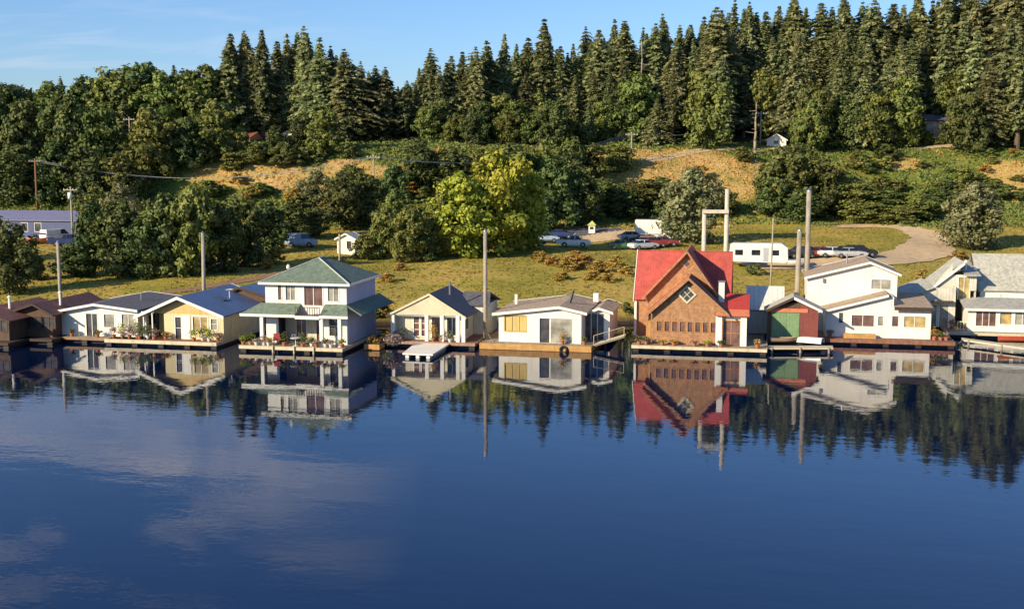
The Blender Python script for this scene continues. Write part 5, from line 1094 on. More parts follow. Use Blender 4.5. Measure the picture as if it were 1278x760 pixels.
# ------------------------------------------------------------------ VEHICLES (nose along +x)
def vehicle(kind, body, label, px, pb, rz, group='cars parked on the gravel lots', sc=1.0):
    x, y, z = hit(px, pb)
    root = thing('parked_car' if kind in ('sedan', 'wagon') else {'pickup': 'pickup_truck', 'van': 'parked_van', 'boxtruck': 'box_truck'}[kind], label, {'sedan': 'car', 'wagon': 'car', 'pickup': 'pickup', 'van': 'van', 'boxtruck': 'truck'}[kind], (x, y, z+.08), group)
    ORI[root.name] = Vector((0, 0, 0)); root.rotation_euler = (0, 0, rz); root.scale = (sc, sc, sc)
    prof = {'sedan': [(-2.25, .45), (-2.28, .85), (-1.75, .98), (1.0, .98), (1.95, .86), (2.25, .62), (2.2, .40)],
            'wagon': [(-2.25, .45), (-2.30, .95), (-2.2, 1.05), (1.0, 1.02), (1.95, .90), (2.25, .64), (2.2, .40)],
            'pickup': [(-2.6, .50), (-2.62, 1.05), (-2.55, 1.12), (1.3, 1.12), (2.4, 1.05), (2.55, .70), (2.5, .45)],
            'van': [(-2.4, .45), (-2.45, 1.2), (-2.4, 1.25), (1.6, 1.25), (2.2, 1.0), (2.4, .7), (2.35, .42)],
            'boxtruck': [(-1.0, .6), (-1.0, 1.3), (-.9, 1.4), (2.2, 1.4), (2.9, 1.25), (3.0, .8), (2.95, .5)]}[kind]
    cabin = {'sedan': (-1.65, -.95, .35, 1.05, 1.42), 'wagon': (-2.15, -1.95, .35, 1.05, 1.55), 'pickup': (-.55, -.35, .75, 1.35, 1.75), 'van': (-2.38, -2.3, 1.0, 1.7, 2.0), 'boxtruck': (.3, .35, 1.7, 2.3, 2.2)}[kind]
    zt = max(p[1] for p in prof[2:4]); w_ = .87
    rings = []
    for yy, k in ((-w_, .90), (-w_*.97, 1), (w_*.97, 1), (w_, .90)):
        rings.append([(px_*(.985 if k < 1 else 1), yy, .65+(pz-.65)*k) for px_, pz in prof])
    b = MB(); b.loft(rings); b.box(-2.0 if kind != 'boxtruck' else -3.6, prof[-1][0]-.15, -.7, .7, .28, .6); b.build('body', body, root, bevel=.05)
    a0, a1, a2, a3, ch = cabin; g = MB()
    lo = [(a0, -.78, zt-.02), (a3, -.78, zt-.02), (a3, .78, zt-.02), (a0, .78, zt-.02)]; hi = [(a1, -.62, ch-.06), (a2, -.62, ch-.06), (a2, .62, ch-.06), (a1, .62, ch-.06)]
    g.prism(lo, hi); g.build('windows', CARGLASS, root)
    t = MB(); t.box(a1-.03, a2+.05, -.65, .65, ch-.06, ch); t.box((a1+a2)/2-.05, (a1+a2)/2+.05, -.76, -.6, zt, ch-.05) if kind != 'boxtruck' else None; t.build('cabin_roof', body, root, bevel=.03)
    if kind == 'pickup': q = MB(); q.box(-2.45, -.65, -.7, .7, 1.121, 1.14); q.build('bed', BLACKM, root)
    if kind == 'van': q = MB(); q.box(-2.35, .2, -.83, .83, 1.25, 1.95); q.build('cargo_side', body, root, bevel=.08)
    if kind == 'boxtruck': q = MB(); q.box(-4.0, .15, -1.1, 1.1, .95, 3.1); q.build('cargo_box', WHITE2, root, bevel=.03)
    wr = .33 if kind in ('sedan', 'wagon') else .39
    for xx in ((-1.35, 1.4) if kind != 'boxtruck' else (-2.8, 2.0)):
        for s in (-1, 1):
            q = MB(); q.tube((xx, s*.70, wr), (xx, s*.90, wr), wr, wr, 16); wo = q.build('wheel', TYRE, root); h = MB(); h.tube((xx, s*.895, wr), (xx, s*.915, wr), wr*.55, wr*.5, 12); h.build('rim', METAL, wo)
    for s in (-1, 1):
        q = MB(); f = prof[-2][0]; q.box(f-.06, f+.03, s*.62-.14, s*.62+.14, .60, .74); q.build('headlight', TRIM, root)
    return root
CW = paint('white_paint', (.75, .75, .73)); CBK = paint('black_paint', (.02, .02, .025)); CDB = paint('navy_paint', (.03, .05, .14)); CRD = paint('maroon_paint', (.22, .03, .03)); CGR = paint('dark_green_paint', (.05, .14, .08)); CSL = paint('silver_paint', (.42, .43, .45)); CPB = paint('pale_blue_paint', (.35, .45, .58))
for a in [('pickup', CW, 'white pickup at the front of the small lot right of the bright green tree', 716, 309, .1), ('wagon', CPB, 'pale blue car half shaded beside the white pickup', 680, 303, .2), ('sedan', CBK, 'black car in the shade near the bright green tree', 663, 308, .4),
          ('sedan', CDB, 'dark blue car behind the white pickup', 700, 298, 0), ('sedan', CGR, 'dark green car parked alone at the left of the reddish cars', 778, 312, .1), ('sedan', CSL, 'silver car left of the box truck', 789, 301, .5), ('sedan', CBK, 'black car just before the box truck', 803, 305, 2.6),
          ('wagon', CRD, 'maroon car right behind the red ridge', 815, 309, .2), ('sedan', CW, 'white car nose-on behind the left of the red roof', 803, 312, .7), ('sedan', CRD, 'dark red car peeking over the red ridge', 829, 308, .1),
          ('boxtruck', CW, 'white box truck behind the parked cars near the olive tree', 825, 300, .0),
          ('sedan', CBK, 'leftmost dark car of the row on the right, beside the long white trailer', 977, 323, .15), ('wagon', CBK, 'black car second in the row, left of the twin pilings', 995, 322, 2.9), ('sedan', CRD, 'maroon car in the row just right of the twin pilings', 1025, 322, .1),
          ('sedan', CW, 'white car in the row behind the large white house', 1040, 322, .2), ('sedan', CBK, 'black car between the white and silver cars of the row', 1050, 321, 3.0), ('sedan', CSL, 'silver car in the row behind the large white house', 1061, 323, .1), ('wagon', CBK, 'biggest black car at the right end of the row', 1074, 321, .1),
          ('van', CPB, 'pale blue van in the shade left of the white hut', 376, 309, .15), ('pickup', CDB, 'dark blue pickup in front of the navy warehouse', 84, 308, .3), ('van', CW, 'white van with its nose toward the navy warehouse', 71, 303, 1.2), ('sedan', CW, 'white car right of the pale utility pole', 105, 305, .3)]:
    vehicle(*a)
def trailer():
    x, y, z = hit(946, 334); root = thing('travel_trailer', 'long white travel trailer parked right of the red roof', 'trailer', (x, y, z+.1)); ORI[root.name] = Vector((0, 0, 0)); root.rotation_euler = (0, 0, .03)
    s = MB(); s.pr_y([(-3.6, .75), (-3.8, 1.3), (-3.6, 2.9), (-3.2, 3.1), (3.0, 3.1), (3.7, 2.6), (3.8, .9), (3.5, .6)], -1.15, 1.15); s.build('body', WHITE2, root, bevel=.08)
    for a, b in ((-3.0, -2.0), (-.9, .2), (1.6, 2.6)): s = MB(); s.box(a, b, -1.17, -1.152, 1.6, 2.3); s.build('window', CARGLASS, root)
    s = MB(); s.box(.6, 1.25, -1.18, -1.152, .8, 2.6); s.build('door', CSL, root)
    for xx in (-.5, .4): s = MB(); s.tube((xx, -1.1, .38), (xx, -.9, .38), .36, .36, 14); s.build('wheel', TYRE, root)
    s = MB(); s.tube((3.6, 0, .6), (4.8, 0, .55), .06); s.build('hitch', METAL, root)
trailer()
x, y, z = hit(983, 335)
skiff(x, y, z+.35, .02, 5.2, 1.9, .8, HULLW, 'white motor boat on blocks right of the long white trailer', 0, 'motor_boat')
x, y, z = hit(46, 305)
skiff(x, y, z+.2, .3, 4.5, 1.7, .7, HULLR, 'red and white boat stored on land near the navy warehouse', 0, 'motor_boat', inner=HULLW)

# ------------------------------------------------------------------ TREES: a few source meshes, every tree its own object
def conifer_proto(seed, H=28.0, Rr=4.3, full=1.0, base=.10):
    """trunk + crown meshes of a fir, 28 m tall, standing at the origin"""
    rg = np.random.RandomState(seed)
    t = MB(); zs = np.linspace(-1.5, H*.97, 9); off = np.cumsum(rg.normal(size=(9, 2))*.05, 0)
    for i in range(8): t.tube((off[i, 0], off[i, 1], zs[i]), (off[i+1, 0], off[i+1, 1], zs[i+1]), .42*(1-i/8.3)+.03, .42*(1-(i+1)/8.3)+.03, 8)
    for k in range(10):
        a = rg.rand()*6.28; zz = H*(.08+.05*k); t.tube((0, 0, zz), (math.cos(a)*Rr*.6, math.sin(a)*Rr*.6, zz-.3), .07, .02, 5)
    C = []; D = []; NN = []; SZ = []; T = []
    nwh = 46; lobe = rg.rand(8)*.7+.6; pw_ = rg.uniform(.55, 1.05); ph_ = rg.uniform(.5, 1.1); ph0 = rg.rand()*6
    for w_ in range(nwh):
        f = w_/(nwh-1); z = H*(base+(1-base)*f**.92)+rg.normal()*.15; rad = Rr*full*(1-f)**pw_*(0.72+.42*rg.rand()+.10*math.sin(w_*ph_+ph0)**2)*(.8+.2*min(1, f*6))+.10
        nb = int(6+5*(1-f)); a0 = rg.rand()*6.28; clump = rg.rand()
        for b in range(nb):
            a = a0+b*6.283/nb+rg.normal()*.22; L_ = rad*(0.55+.5*rg.rand())*lobe[int(a/6.283*8) % 8]
            if rg.rand() < .09: L_ *= 1.45
            n = max(3, int(L_*3.6)); tt = (np.arange(n)+.6)/n
            dz = .25*L_*tt-.62*L_*tt**2
            ba = np.array([math.cos(a), math.sin(a), 0]); side = np.array([-math.sin(a), math.cos(a), 0])
            for s in (-1, 0, 1):
                ww = (1-tt)*.34*L_*s
                P_ = ba*tt[:, None]*L_+side*ww[:, None]+np.array([0, 0, 1])*(dz+z)[:, None]+rg.normal(size=(n, 3))*.10
                C.append(P_); D.append(np.tile(ba+side*.5*s+np.array([0, 0, -.35]), (n, 1))+rg.normal(size=(n, 3))*.25)
                NN.append(np.tile(ba*.55+np.array([0, 0, .75]), (n, 1))+rg.normal(size=(n, 3))*.55)
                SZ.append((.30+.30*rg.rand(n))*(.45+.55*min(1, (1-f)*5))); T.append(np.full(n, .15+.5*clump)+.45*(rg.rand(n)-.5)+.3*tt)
    return t, np.concatenate(C), np.concatenate(NN), np.concatenate(SZ), np.concatenate(T), np.concatenate(D)
def make_conifer(seed, **k):
    t, C, Nn, Sz, T, D = conifer_proto(seed, **k)
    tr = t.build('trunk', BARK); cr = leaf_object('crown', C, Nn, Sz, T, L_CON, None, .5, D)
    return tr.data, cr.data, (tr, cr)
def make_broad(seed, mat_, H=12.0, W=5.0, nl=16, leaves=4200, ls=.22, zlow=.18, stem=.24, bark=BARK, tall=1.0, multi=False):
    """broadleaf, 12 m tall, crown of separate boughs, limbs reaching each"""
    rg = np.random.RandomState(seed); t = MB(); C = []; NN = []; SZ = []; T = []
    top = np.array([0, 0, H*.45]); t.tube((0, 0, -1.2), (0.1, 0, H*.25), stem*1.3, stem, 9); t.tube((.1, 0, H*.25), (0.15, .1, H*.62), stem, stem*.45, 8)
    per = leaves//nl
    for i in range(nl):
        f = (i+.5)/nl; z = H*(zlow+(.93-zlow)*f); a = i*2.4+rg.rand()*.8
        env = math.sin(math.pi*min(1, (f*.86+.12)))**.6; r = W*env*(.20+.58*rg.rand())*(1 if f < .93 else .25)
        c = np.array([math.cos(a)*r, math.sin(a)*r, z]); rr = np.array([W*.50, W*.50, H*.165])*(.7+.6*rg.rand())*(1-.25*f)
        zb = H*(.15+.4*f); t.tube((.1, 0, zb), tuple(c*.92+np.array([0, 0, -.2])), stem*.26, stem*.05, 6)
        # each bough is itself made of smaller clumps
        for q in range(7):
            d = rg.normal(size=3); d /= np.linalg.norm(d); cc = c+d*rr*.75; n = per//7
            P_, dd = blob(rg, n, cc, rr*.55, .3)
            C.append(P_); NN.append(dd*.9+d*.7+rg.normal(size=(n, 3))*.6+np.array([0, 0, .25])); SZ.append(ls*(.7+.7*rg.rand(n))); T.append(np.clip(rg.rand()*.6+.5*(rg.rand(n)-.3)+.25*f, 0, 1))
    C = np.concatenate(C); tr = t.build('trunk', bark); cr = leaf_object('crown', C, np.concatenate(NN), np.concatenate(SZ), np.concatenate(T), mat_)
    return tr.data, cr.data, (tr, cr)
protos = {}
protos['fir'] = [make_conifer(s, full=f, base=b) for s, f, b in ((1, 1.0, .08), (2, .85, .12), (3, 1.15, .06), (4, .95, .16), (5, .75, .20), (6, 1.05, .10), (7, .6, .28), (8, 1.3, .07), (9, .9, .22))]
protos['dark'] = [make_broad(11+s, L_DEC, leaves=5600, nl=20, zlow=.10, ls=.34) for s in range(4)]
protos['green'] = [make_broad(21+s, L_GRN, leaves=5400, nl=19, zlow=.10, ls=.34) for s in range(4)]
protos['alder'] = [make_broad(31+s, L_YEL, leaves=8000, nl=26, ls=.30, zlow=.08) for s in range(3)]
protos['olive'] = [make_broad(41+s, L_OLV, leaves=7000, nl=24, ls=.28, zlow=.08, bark=BARKP) for s in range(2)]
protos['bush'] = [make_broad(51+s, L_GRN, H=4, W=2.4, nl=9, leaves=1700, ls=.24, zlow=.05, stem=.07) for s in range(3)]
protos['dbush'] = [make_broad(61+s, L_DEC, H=4, W=2.4, nl=9, leaves=1700, ls=.24, zlow=.05, stem=.07) for s in range(3)]
protos['ybush'] = [make_broad(71+s, L_DRY, H=4, W=2.4, nl=8, leaves=1500, ls=.22, zlow=.05, stem=.06) for s in range(2)]
for k in protos:
    for p in protos[k]:
        for o in p[2]: bpy.data.objects.remove(o)
PH = {'fir': (28, 4.0), 'dark': (12, 5), 'green': (12, 5), 'alder': (12, 5), 'olive': (12, 5), 'bush': (4, 2.4), 'dbush': (4, 2.4), 'ybush': (4, 2.4)}
NAME = {'fir': 'fir_tree', 'dark': 'broadleaf_tree', 'green': 'broadleaf_tree', 'alder': 'alder_tree', 'olive': 'olive_green_tree', 'bush': 'shrub', 'dbush': 'shrub', 'ybush': 'shrub'}
trnd = random.Random(11)
def plant(kind, x, y, h, wid, label, group, ptop=None, name=None):
    z = tz(x, y); i = trnd.randrange(len(protos[kind])); tm, cm, _ = protos[kind][i]
    H0, W0 = PH[kind]; cat = 'shrub' if 'bush' in kind else 'tree'
    root = thing(name or NAME[kind], label, cat, (x, y, z), group); rz = trnd.random()*6.283; root.rotation_euler = (trnd.gauss(0, .018), trnd.gauss(0, .018), rz)
    sx = wid/2/W0; sz = h/H0
    for nm, me in (('stem' if cat == 'shrub' else 'trunk', tm), ('foliage' if cat == 'shrub' else 'crown', cm)):
        o = bpy.data.objects.new(nm, me); COL.objects.link(o); o.parent = root; o.scale = (sx, sx, sz)
    return root
def plant_px(kind, px, pb, pt, pw, label, group):
    x, y, z = hit(px, pb); zt = at_y(px, pt, y)[1]; dc = cdepth(x, y)
    return plant(kind, x, y, max(1.0, (zt-z)*1.05), pw*dc/FPX, label, group)

G1 = 'dark trees between the field and the dry slope'; G2 = 'bright trees in the middle of the field'; G3 = 'shrubs on the dry slope and field'; G4 = 'broadleaf trees at the foot of the forest'
for a in [
    ('alder', 574, 320, 222, 92, 'bright yellow-green tree on the left of the sunlit clump', G2), ('alder', 620, 318, 196, 100, 'tallest bright yellow-green tree, in the middle of the sunlit clump', G2),
    ('alder', 654, 312, 214, 70, 'sunlit yellow-green tree at the right of the bright clump', G2), ('green', 548, 322, 245, 50, 'small green tree at the left foot of the bright yellow-green clump', G2),
    ('olive', 862, 303, 214, 88, 'grey-olive tree standing behind the red-roofed house', G2),
    ('olive', 1213, 311, 232, 88, 'broad round olive tree at the edge of the gravel road on the right', G2),
    ('dark', 692, 287, 205, 72, 'dark tree close behind the right of the bright clump', G1), ('dark', 728, 280, 216, 60, 'dark tree above the shaded parking lot', G1), ('dark', 707, 268, 192, 60, 'taller dark tree behind the shaded parking lot', G1),
    ('dark', 16, 366, 286, 66, 'dark tree at the left edge behind the maroon roofs', G1), ('dark', 42, 350, 318, 34, 'low dark tree below the navy warehouse', G1), ('dark', -12, 330, 268, 60, 'dark tree cut by the left edge below the warehouse', G1),
    ('dark', 92, 346, 306, 60, 'low dark tree right of the leaning grey piling', G1), ('dark', 118, 345, 262, 58, 'dark tree right of the pale transformer pole', G1), ('dark', 150, 346, 258, 74, 'dark tree above the low white house', G1),
    ('dark', 183, 347, 276, 60, 'dark tree above the gap between white and yellow houses', G1), ('dark', 204, 345, 248, 70, 'tall dark tree above the yellow house', G1), ('green', 243, 344, 240, 70, 'big-leaved green tree directly behind the tall piling of the yellow house', G1),
    ('dark', 225, 340, 264, 60, 'dark tree just left of the yellow house piling', G1), ('dark', 276, 340, 256, 66, 'dark tree above the right end of the yellow house', G1), ('dark', 306, 333, 254, 66, 'dark tree above the blue rear roof', G1),
    ('dark', 335, 318, 256, 62, 'dark tree left above the green hipped roof', G1), ('dark', 365, 300, 258, 54, 'dark tree above the pale blue van', G1), ('dark', 392, 296, 262, 40, 'small dark tree right above the pale blue van', G1),
    ('dark', 428, 288, 222, 66, 'dark tree behind the white hut', G1), ('dark', 456, 282, 224, 54, 'dark tree right of the white hut', G1), ('dark', 494, 274, 212, 44, 'dark tree right of the yellowish utility pole', G1), ('green', 498, 300, 240, 46, 'green tree left of the bright clump', G1),
    ('green', 478, 322, 262, 44, 'slender green tree above the green-roofed house shoulder', G1), ('green', 512, 328, 264, 54, 'leafy green tree left of the bright clump above the cream house', G1), ('bush', 455, 324, 294, 34, 'round bright green bush right of the white hut', G1),
    ('dark', 532, 326, 292, 36, 'low dark tree above the cream house roof', G1), ('green', 760, 266, 228, 60, 'green tree above the kiosk', G4), ('green', 805, 262, 226, 66, 'green tree left of the grey-olive tree', G4), ('dark', 782, 274, 240, 56, 'dark tree on the bank behind the box truck', G4),
    ('green', 735, 232, 184, 56, 'green tree at the left top of the dry slope', G4), ('green', 770, 214, 182, 50, 'green bushy tree on the dry slope top left of the middle pole', G4), ('dark', 835, 276, 246, 50, 'dark tree touching the left of the grey-olive tree', G4),
    ('green', 712, 236, 178, 50, 'green tree under the firs right of the bright clump', G4), ('green', 900, 268, 236, 44, 'small green tree right of the grey-olive tree', G4),
    ('dark', 985, 268, 184, 76, 'dark green round tree on the slope above the long white trailer', G4), ('dark', 1026, 270, 204, 70, 'dark green tree on the slope above the twin pilings', G4), ('green', 1064, 272, 230, 70, 'green tree on the slope above the parked car row', G4),
    ('green', 1106, 272, 240, 70, 'green tree on the slope above the gravel bend', G4), ('green', 1148, 275, 246, 66, 'green tree on the slope left of the broad olive tree', G4), ('dark', 1172, 262, 238, 56, 'dark green tree behind the left of the broad olive tree', G4), ('dark', 960, 272, 222, 44, 'dark small tree at the left of the dark green round tree', G4),
    ('dark', 1000, 276, 240, 60, 'low dark tree above the thin pole', G4), ('green', 1085, 277, 256, 70, 'low green tree above the parked car row end', G4), ('green', 1125, 279, 258, 60, 'low green tree right above the gravel bend', G4),
    ('dark', 22, 254, 186, 78, 'dark tree behind the left of the navy warehouse', G1), ('dark', 72, 254, 184, 66, 'dark tree behind the brown utility pole', G1), ('dark', 108, 262, 190, 70, 'dark tree behind the pale transformer pole', G1), ('green', 150, 262, 196, 66, 'green tree behind the right end of the warehouse', G1),
    ('green', 120, 300, 240, 50, 'green tree at the right wall of the navy warehouse', G1), ('olive', 152, 305, 236, 56, 'dull olive tree right of the navy warehouse', G1), 
    ('olive', 395, 258, 214, 46, 'olive tree at the foot of the dry patch', G1), ('green', 440, 244, 208, 44, 'green tree left of the yellowish utility pole', G1),
    ('green', 884, 186, 104, 66, 'light green broad tree at the forest foot above the olive tree', G4), ('bush', 996, 186, 146, 26, 'small pointed yellow-green tree right of the white gabled shed', G4), ('dark', 1036, 187, 118, 64, 'dark green round tree at the forest foot right of the white shed', G4), ('dark', 1060, 188, 130, 50, 'second dark green round tree at the forest foot', G4),
    ('green', 1088, 188, 120, 56, 'green tree at the forest foot left of the hillside cottage', G4), ('green', 1128, 184, 142, 40, 'low green tree beside the hillside cottage', G4), ('green', 1206, 182, 138, 44, 'green tree right of the hillside cottage', G4), ('bush', 1158, 181, 164, 22, 'green bush hiding the left foot of the hillside cottage', G4), ('bush', 1178, 181, 163, 22, 'green bush hiding the right foot of the hillside cottage', G4), ('alder', 1262, 178, 96, 62, 'golden-green tree at the right edge of the photo', G4),
    ('green', 1236, 182, 140, 46, 'green tree beside the right utility pole', G4), ('green', 1010, 190, 128, 46, 'green tree above the white gabled shed right side', G4),
    ('green', 268, 200, 130, 60, 'green tree left of the orange-walled house', G4), ('dark', 232, 212, 150, 60, 'dark round tree left below the orange-walled house', G4), ('green', 404, 196, 140, 50, 'green tree right of the white-roofed hillside house', G4), ('green', 318, 206, 180, 36, 'low green tree in front of the orange-walled house', G4), ('dark', 352, 208, 182, 36, 'low dark tree in front of the white-roofed hillside house', G4),
    ('green', 300, 196, 160, 30, 'small green tree hiding the left of the orange-walled house', G4), ('dark', 343, 192, 160, 28, 'small dark tree before the tan hillside cabin', G4), ('dark', 372, 190, 150, 30, 'small dark tree before the white-roofed hillside house', G4),
    ('green', 960, 262, 205, 44, 'green tree on the slope below the white gabled shed', G4), ('green', 1012, 250, 190, 50, 'green tree on the upper slope above the boathouse', G4),
    ('dark', 640, 246, 186, 70, 'dark tree rising behind the bright clump', G4), ('green', 600, 240, 190, 50, 'green tree behind the left of the bright clump', G4), ('dark', 560, 244, 190, 60, 'dark tree left behind the bright clump', G4), ('dark', 524, 240, 180, 60, 'dark tree below the firs right of the yellowish pole', G4), ('green', 680, 232, 180, 46, 'green tree right behind the bright clump', G4),
    ('bush', 290, 214, 192, 40, 'green bush below the orange-walled house', G4), ('dbush', 380, 206, 184, 36, 'dark bush at the top of the left dry patch', G4), ('green', 188, 226, 142, 72, 'green tree on the left hillside under the pale pole', G4), ('green', 128, 236, 140, 72, 'green broad tree on the left hillside', G4), ('dark', 80, 232, 128, 70, 'dark broad tree on the left hillside', G4), ('dark', 40, 236, 136, 70, 'dark broad tree above the brown utility pole', G4), ('dark', 2, 240, 130, 70, 'dark broad tree at the far left of the hillside', G4),
    ]:
    plant_px(*a)
# shrubs on the open slope and along the bank
def landmark(px):
    for lim, t in ((70, 'the maroon roofs'), (170, 'the low white house'), (300, 'the yellow house'), (450, 'the green-roofed house'), (600, 'the cream house'), (780, 'the wide white house'), (945, 'the red-roofed house'), (1025, 'the boathouse'), (1165, 'the large white house'), (9999, 'the grey houses')):
        if px < lim: return t
ordn = ['first', 'second', 'third', 'fourth', 'fifth', 'sixth', 'seventh', 'eighth', 'ninth', 'tenth', 'eleventh', 'twelfth', 'thirteenth', 'fourteenth', 'fifteenth', 'sixteenth']
SB = random.Random(5)
sh_ = []
for i in range(150):
    px = SB.uniform(250, 1290); pb = SB.uniform(192, 262)
    if 745 < px < 950 and pb < 240 and SB.random() < .85: continue
    if 290 < px < 480 and 200 < pb < 245 and SB.random() < .8: continue
    k = SB.choice(['bush', 'dbush', 'ybush', 'bush', 'ybush']); k = 'bush' if k == 'ybush' and px > 930 and SB.random() < .8 else k; hh = SB.uniform(8, 20); sh_.append((px, pb, k, hh, hh*SB.uniform(1.4, 2.4)))
sc_ = {}
for px, pb, k, hh, pw in sorted(sh_):
    q = (k, pb < 225, landmark(px)); sc_[q] = sc_.get(q, 0)+1
    plant_px(k, px, pb, pb-hh, pw, ordn[min(15, sc_[q]-1)]+' '+{'bush': 'green', 'dbush': 'dark', 'ybush': 'dry orange'}[k]+' shrub from left on the '+('upper' if pb < 225 else 'lower')+' slope above '+landmark(px), G3)
for px, pb, hh, pw, k, t in [(690, 333, 14, 26, 'ybush', 'left end'), (708, 338, 16, 30, 'ybush', 'left middle'), (728, 335, 18, 34, 'ybush', 'middle'), (748, 341, 17, 34, 'ybush', 'right middle'), (768, 335, 16, 30, 'ybush', 'right end'), (740, 350, 12, 30, 'ybush', 'lowest part'), (674, 326, 12, 30, 'ybush', 'far left tip'), (718, 326, 13, 34, 'ybush', 'top'), (758, 352, 11, 30, 'ybush', 'lower right'), (700, 350, 10, 30, 'ybush', 'lower left'), (782, 345, 13, 24, 'ybush', 'far right tip')]:
    plant_px(k, px, pb, pb-hh, pw, 'orange-brown bramble at the '+t+' of the patch above the wide white house', 'orange brambles above the wide white house')
for px, pb, hh, pw, k, lb in [(345, 330, 22, 26, 'ybush', 'golden bush left above the green hipped roof'), (333, 336, 14, 22, 'ybush', 'small golden bush beside the left of the green hipped roof'), (482, 352, 12, 26, 'ybush', 'low brown bush right of the green hipped roof'),
        (500, 338, 10, 24, 'ybush', 'low orange bush left above the cream house'), (470, 398, 26, 22, 'dbush', 'dark bush on the bank between green-roofed and cream houses'), (482, 396, 16, 22, 'ybush', 'brown bush on the bank left of the cream house'), (612, 392, 14, 26, 'dbush', 'dark bush on the bank behind the pale piling'),
        (782, 392, 14, 20, 'dbush', 'dark bush on the bank left of the red-roofed house'), (942, 344, 14, 26, 'bush', 'green bush just right of the red roof'), (1150, 352, 16, 26, 'ybush', 'golden bush behind the right of the large white house'), (1222, 332, 12, 36, 'ybush', 'golden bush behind the steep grey roof'), (1196, 324, 10, 30, 'ybush', 'low golden bush in front of the broad olive tree')]:
    plant_px(k, px, pb, pb-hh, pw, lb, 'single bushes near the shore')

# the forest: skyline trees one by one, then rows filling the slope below them
SKY = [(-40, 112), (0, 108), (20, 106), (60, 104), (78, 97), (105, 100), (135, 90), (160, 88), (178, 79), (200, 92), (217, 82), (235, 90), (252, 84), (270, 90), (345, 88), (500, 116), (1300, -35)]
def P_(kind, pk, Y, wid_k, label, group):
    px, pt = pk; Y = ymap(at_y(px, pt, Y)[0], Y); x, zt = at_y(px, pt, Y); h = zt-tz(x, Y)
    if h < 3: return None
    return plant(kind, x, Y, h, max(3.0, h*wid_k), label, group)
peaks = [(283, 45), (303, 42), (325, 40), (380, 37), (397, 50), (415, 62), (432, 66), (449, 80), (467, 86), (482, 88), (508, 104), (524, 88), (537, 64), (549, 86), (560, 72), (576, 68), (591, 62), (607, 54), (627, 45), (641, 58), (656, 50), (680, 28), (698, 60),
         (714, 57), (733, 37), (746, 40), (765, 27), (781, 30), (800, 38), (815, 34), (829, 21), (846, 35), (863, 34), (880, 24), (896, 14), (916, 4), (935, 8), (953, 17), (970, 10), (989, -2), (1010, 13), (1030, 7), (1050, -2), (1072, 8), (1092, 5), (1118, 8), (1148, -2), (1180, -12), (1212, -18), (1240, -24), (1268, -28), (1292, -30)]
cnt = {}
for px, pt in peaks:
    lm = landmark(px); cnt[lm] = cnt.get(lm, 0)+1
    Y = 262+trnd.uniform(6, 22) if px < 620 else 285+trnd.uniform(0, 25)
    P_('fir', (px, pt-2), Y, trnd.uniform(.36, .66), '%s skyline fir from the left above %s' % (ordn[min(15, cnt[lm]-1)], lm), 'tall firs along the skyline')
skyx = [p[0] for p in SKY if p[0] < 275]+[p[0] for p in peaks]; skyy = [p[1] for p in SKY if p[0] < 275]+[p[1] for p in peaks]
o_ = np.argsort(skyx); skyx = np.array(skyx)[o_]; skyy = np.array(skyy)[o_]
sk = lambda px: float(np.interp(px, skyx, skyy))
fc = {}
def flabel(kind, row, lm):
    k = (kind, row, lm); fc[k] = fc.get(k, 0)+1
    return '%s %s from left in the %s row above %s' % (ordn[min(15, fc[k]-1)], {'fir': 'fir', 'dark': 'dark round tree', 'green': 'green round tree'}[kind], row, lm)
for i, (px, pt) in enumerate([p for p in SKY if p[0] < 275]):
    kind = 'fir' if px in (78, 217) else ('dark' if i % 3 else 'green')
    P_(kind, (px, pt), 268+trnd.uniform(0, 14), .9 if kind != 'fir' else .4, 'rounded %s tree number %s along the left skyline' % ('green' if kind == 'green' else 'dark', ordn[i]) if kind != 'fir' else 'small pointed conifer on the left skyline above %s' % landmark(px), 'rounded trees along the left skyline')
rows = [(308, 6, 26, 12), (294, 16, 50, 16), (281, 34, 80, 20), (269, 55, 110, 22), (260, 84, 140, 24)]
for ri, (Y, oa, ob, step) in enumerate(rows):
    px = -36+ri*6
    while px < 1312:
        q = px+trnd.uniform(-6, 6); s = sk(q); pt = s+trnd.uniform(oa, ob)*(1.0 if q > 600 else .72)*(.45 if ri == 0 and q > 850 else 1)
        yy = Y+trnd.uniform(-4, 4); yy = ymap(at_y(q, pt, yy)[0], yy); x, zt = at_y(q, pt, yy); h = zt-tz(x, yy)
        left = q < 272
        lim = 3.5
        if ri == 4 and (275 < q < 480 or 745 < q): px += step; continue
        if ri >= 2 and 1138 < q < 1196: px += step; continue
        if ri == 3 and (855 < q < 1000 or 1140 < q < 1190 or 275 < q < 385): px += step; continue
        if h > lim:
            if left: kind = trnd.choice(['dark', 'green', 'dark', 'dark', 'fir'])
            elif ri >= 3: kind = trnd.choice(['fir', 'fir', 'green', 'dark', 'fir']) if h > 9 else trnd.choice(['green', 'dark'])
            else: kind = 'fir' if trnd.random() < (.82 if h > 11 else .4) else trnd.choice(['green', 'dark'])
            if kind == 'fir': h = max(h, 9)
            wk = {'fir': trnd.uniform(.38, .62), 'dark': .95, 'green': .9}[kind]
            if kind != 'fir' and h > 14: h = trnd.uniform(10, 14)
            row = ['rear', 'upper', 'middle', 'lower', 'front'][ri]
            plant(kind, x, yy, h, min(max(3.5, h*wk), 11), flabel(kind, row, landmark(q)), 'firs filling the forest slope' if kind == 'fir' else 'broadleaf trees mixed into the forest')
        px += step

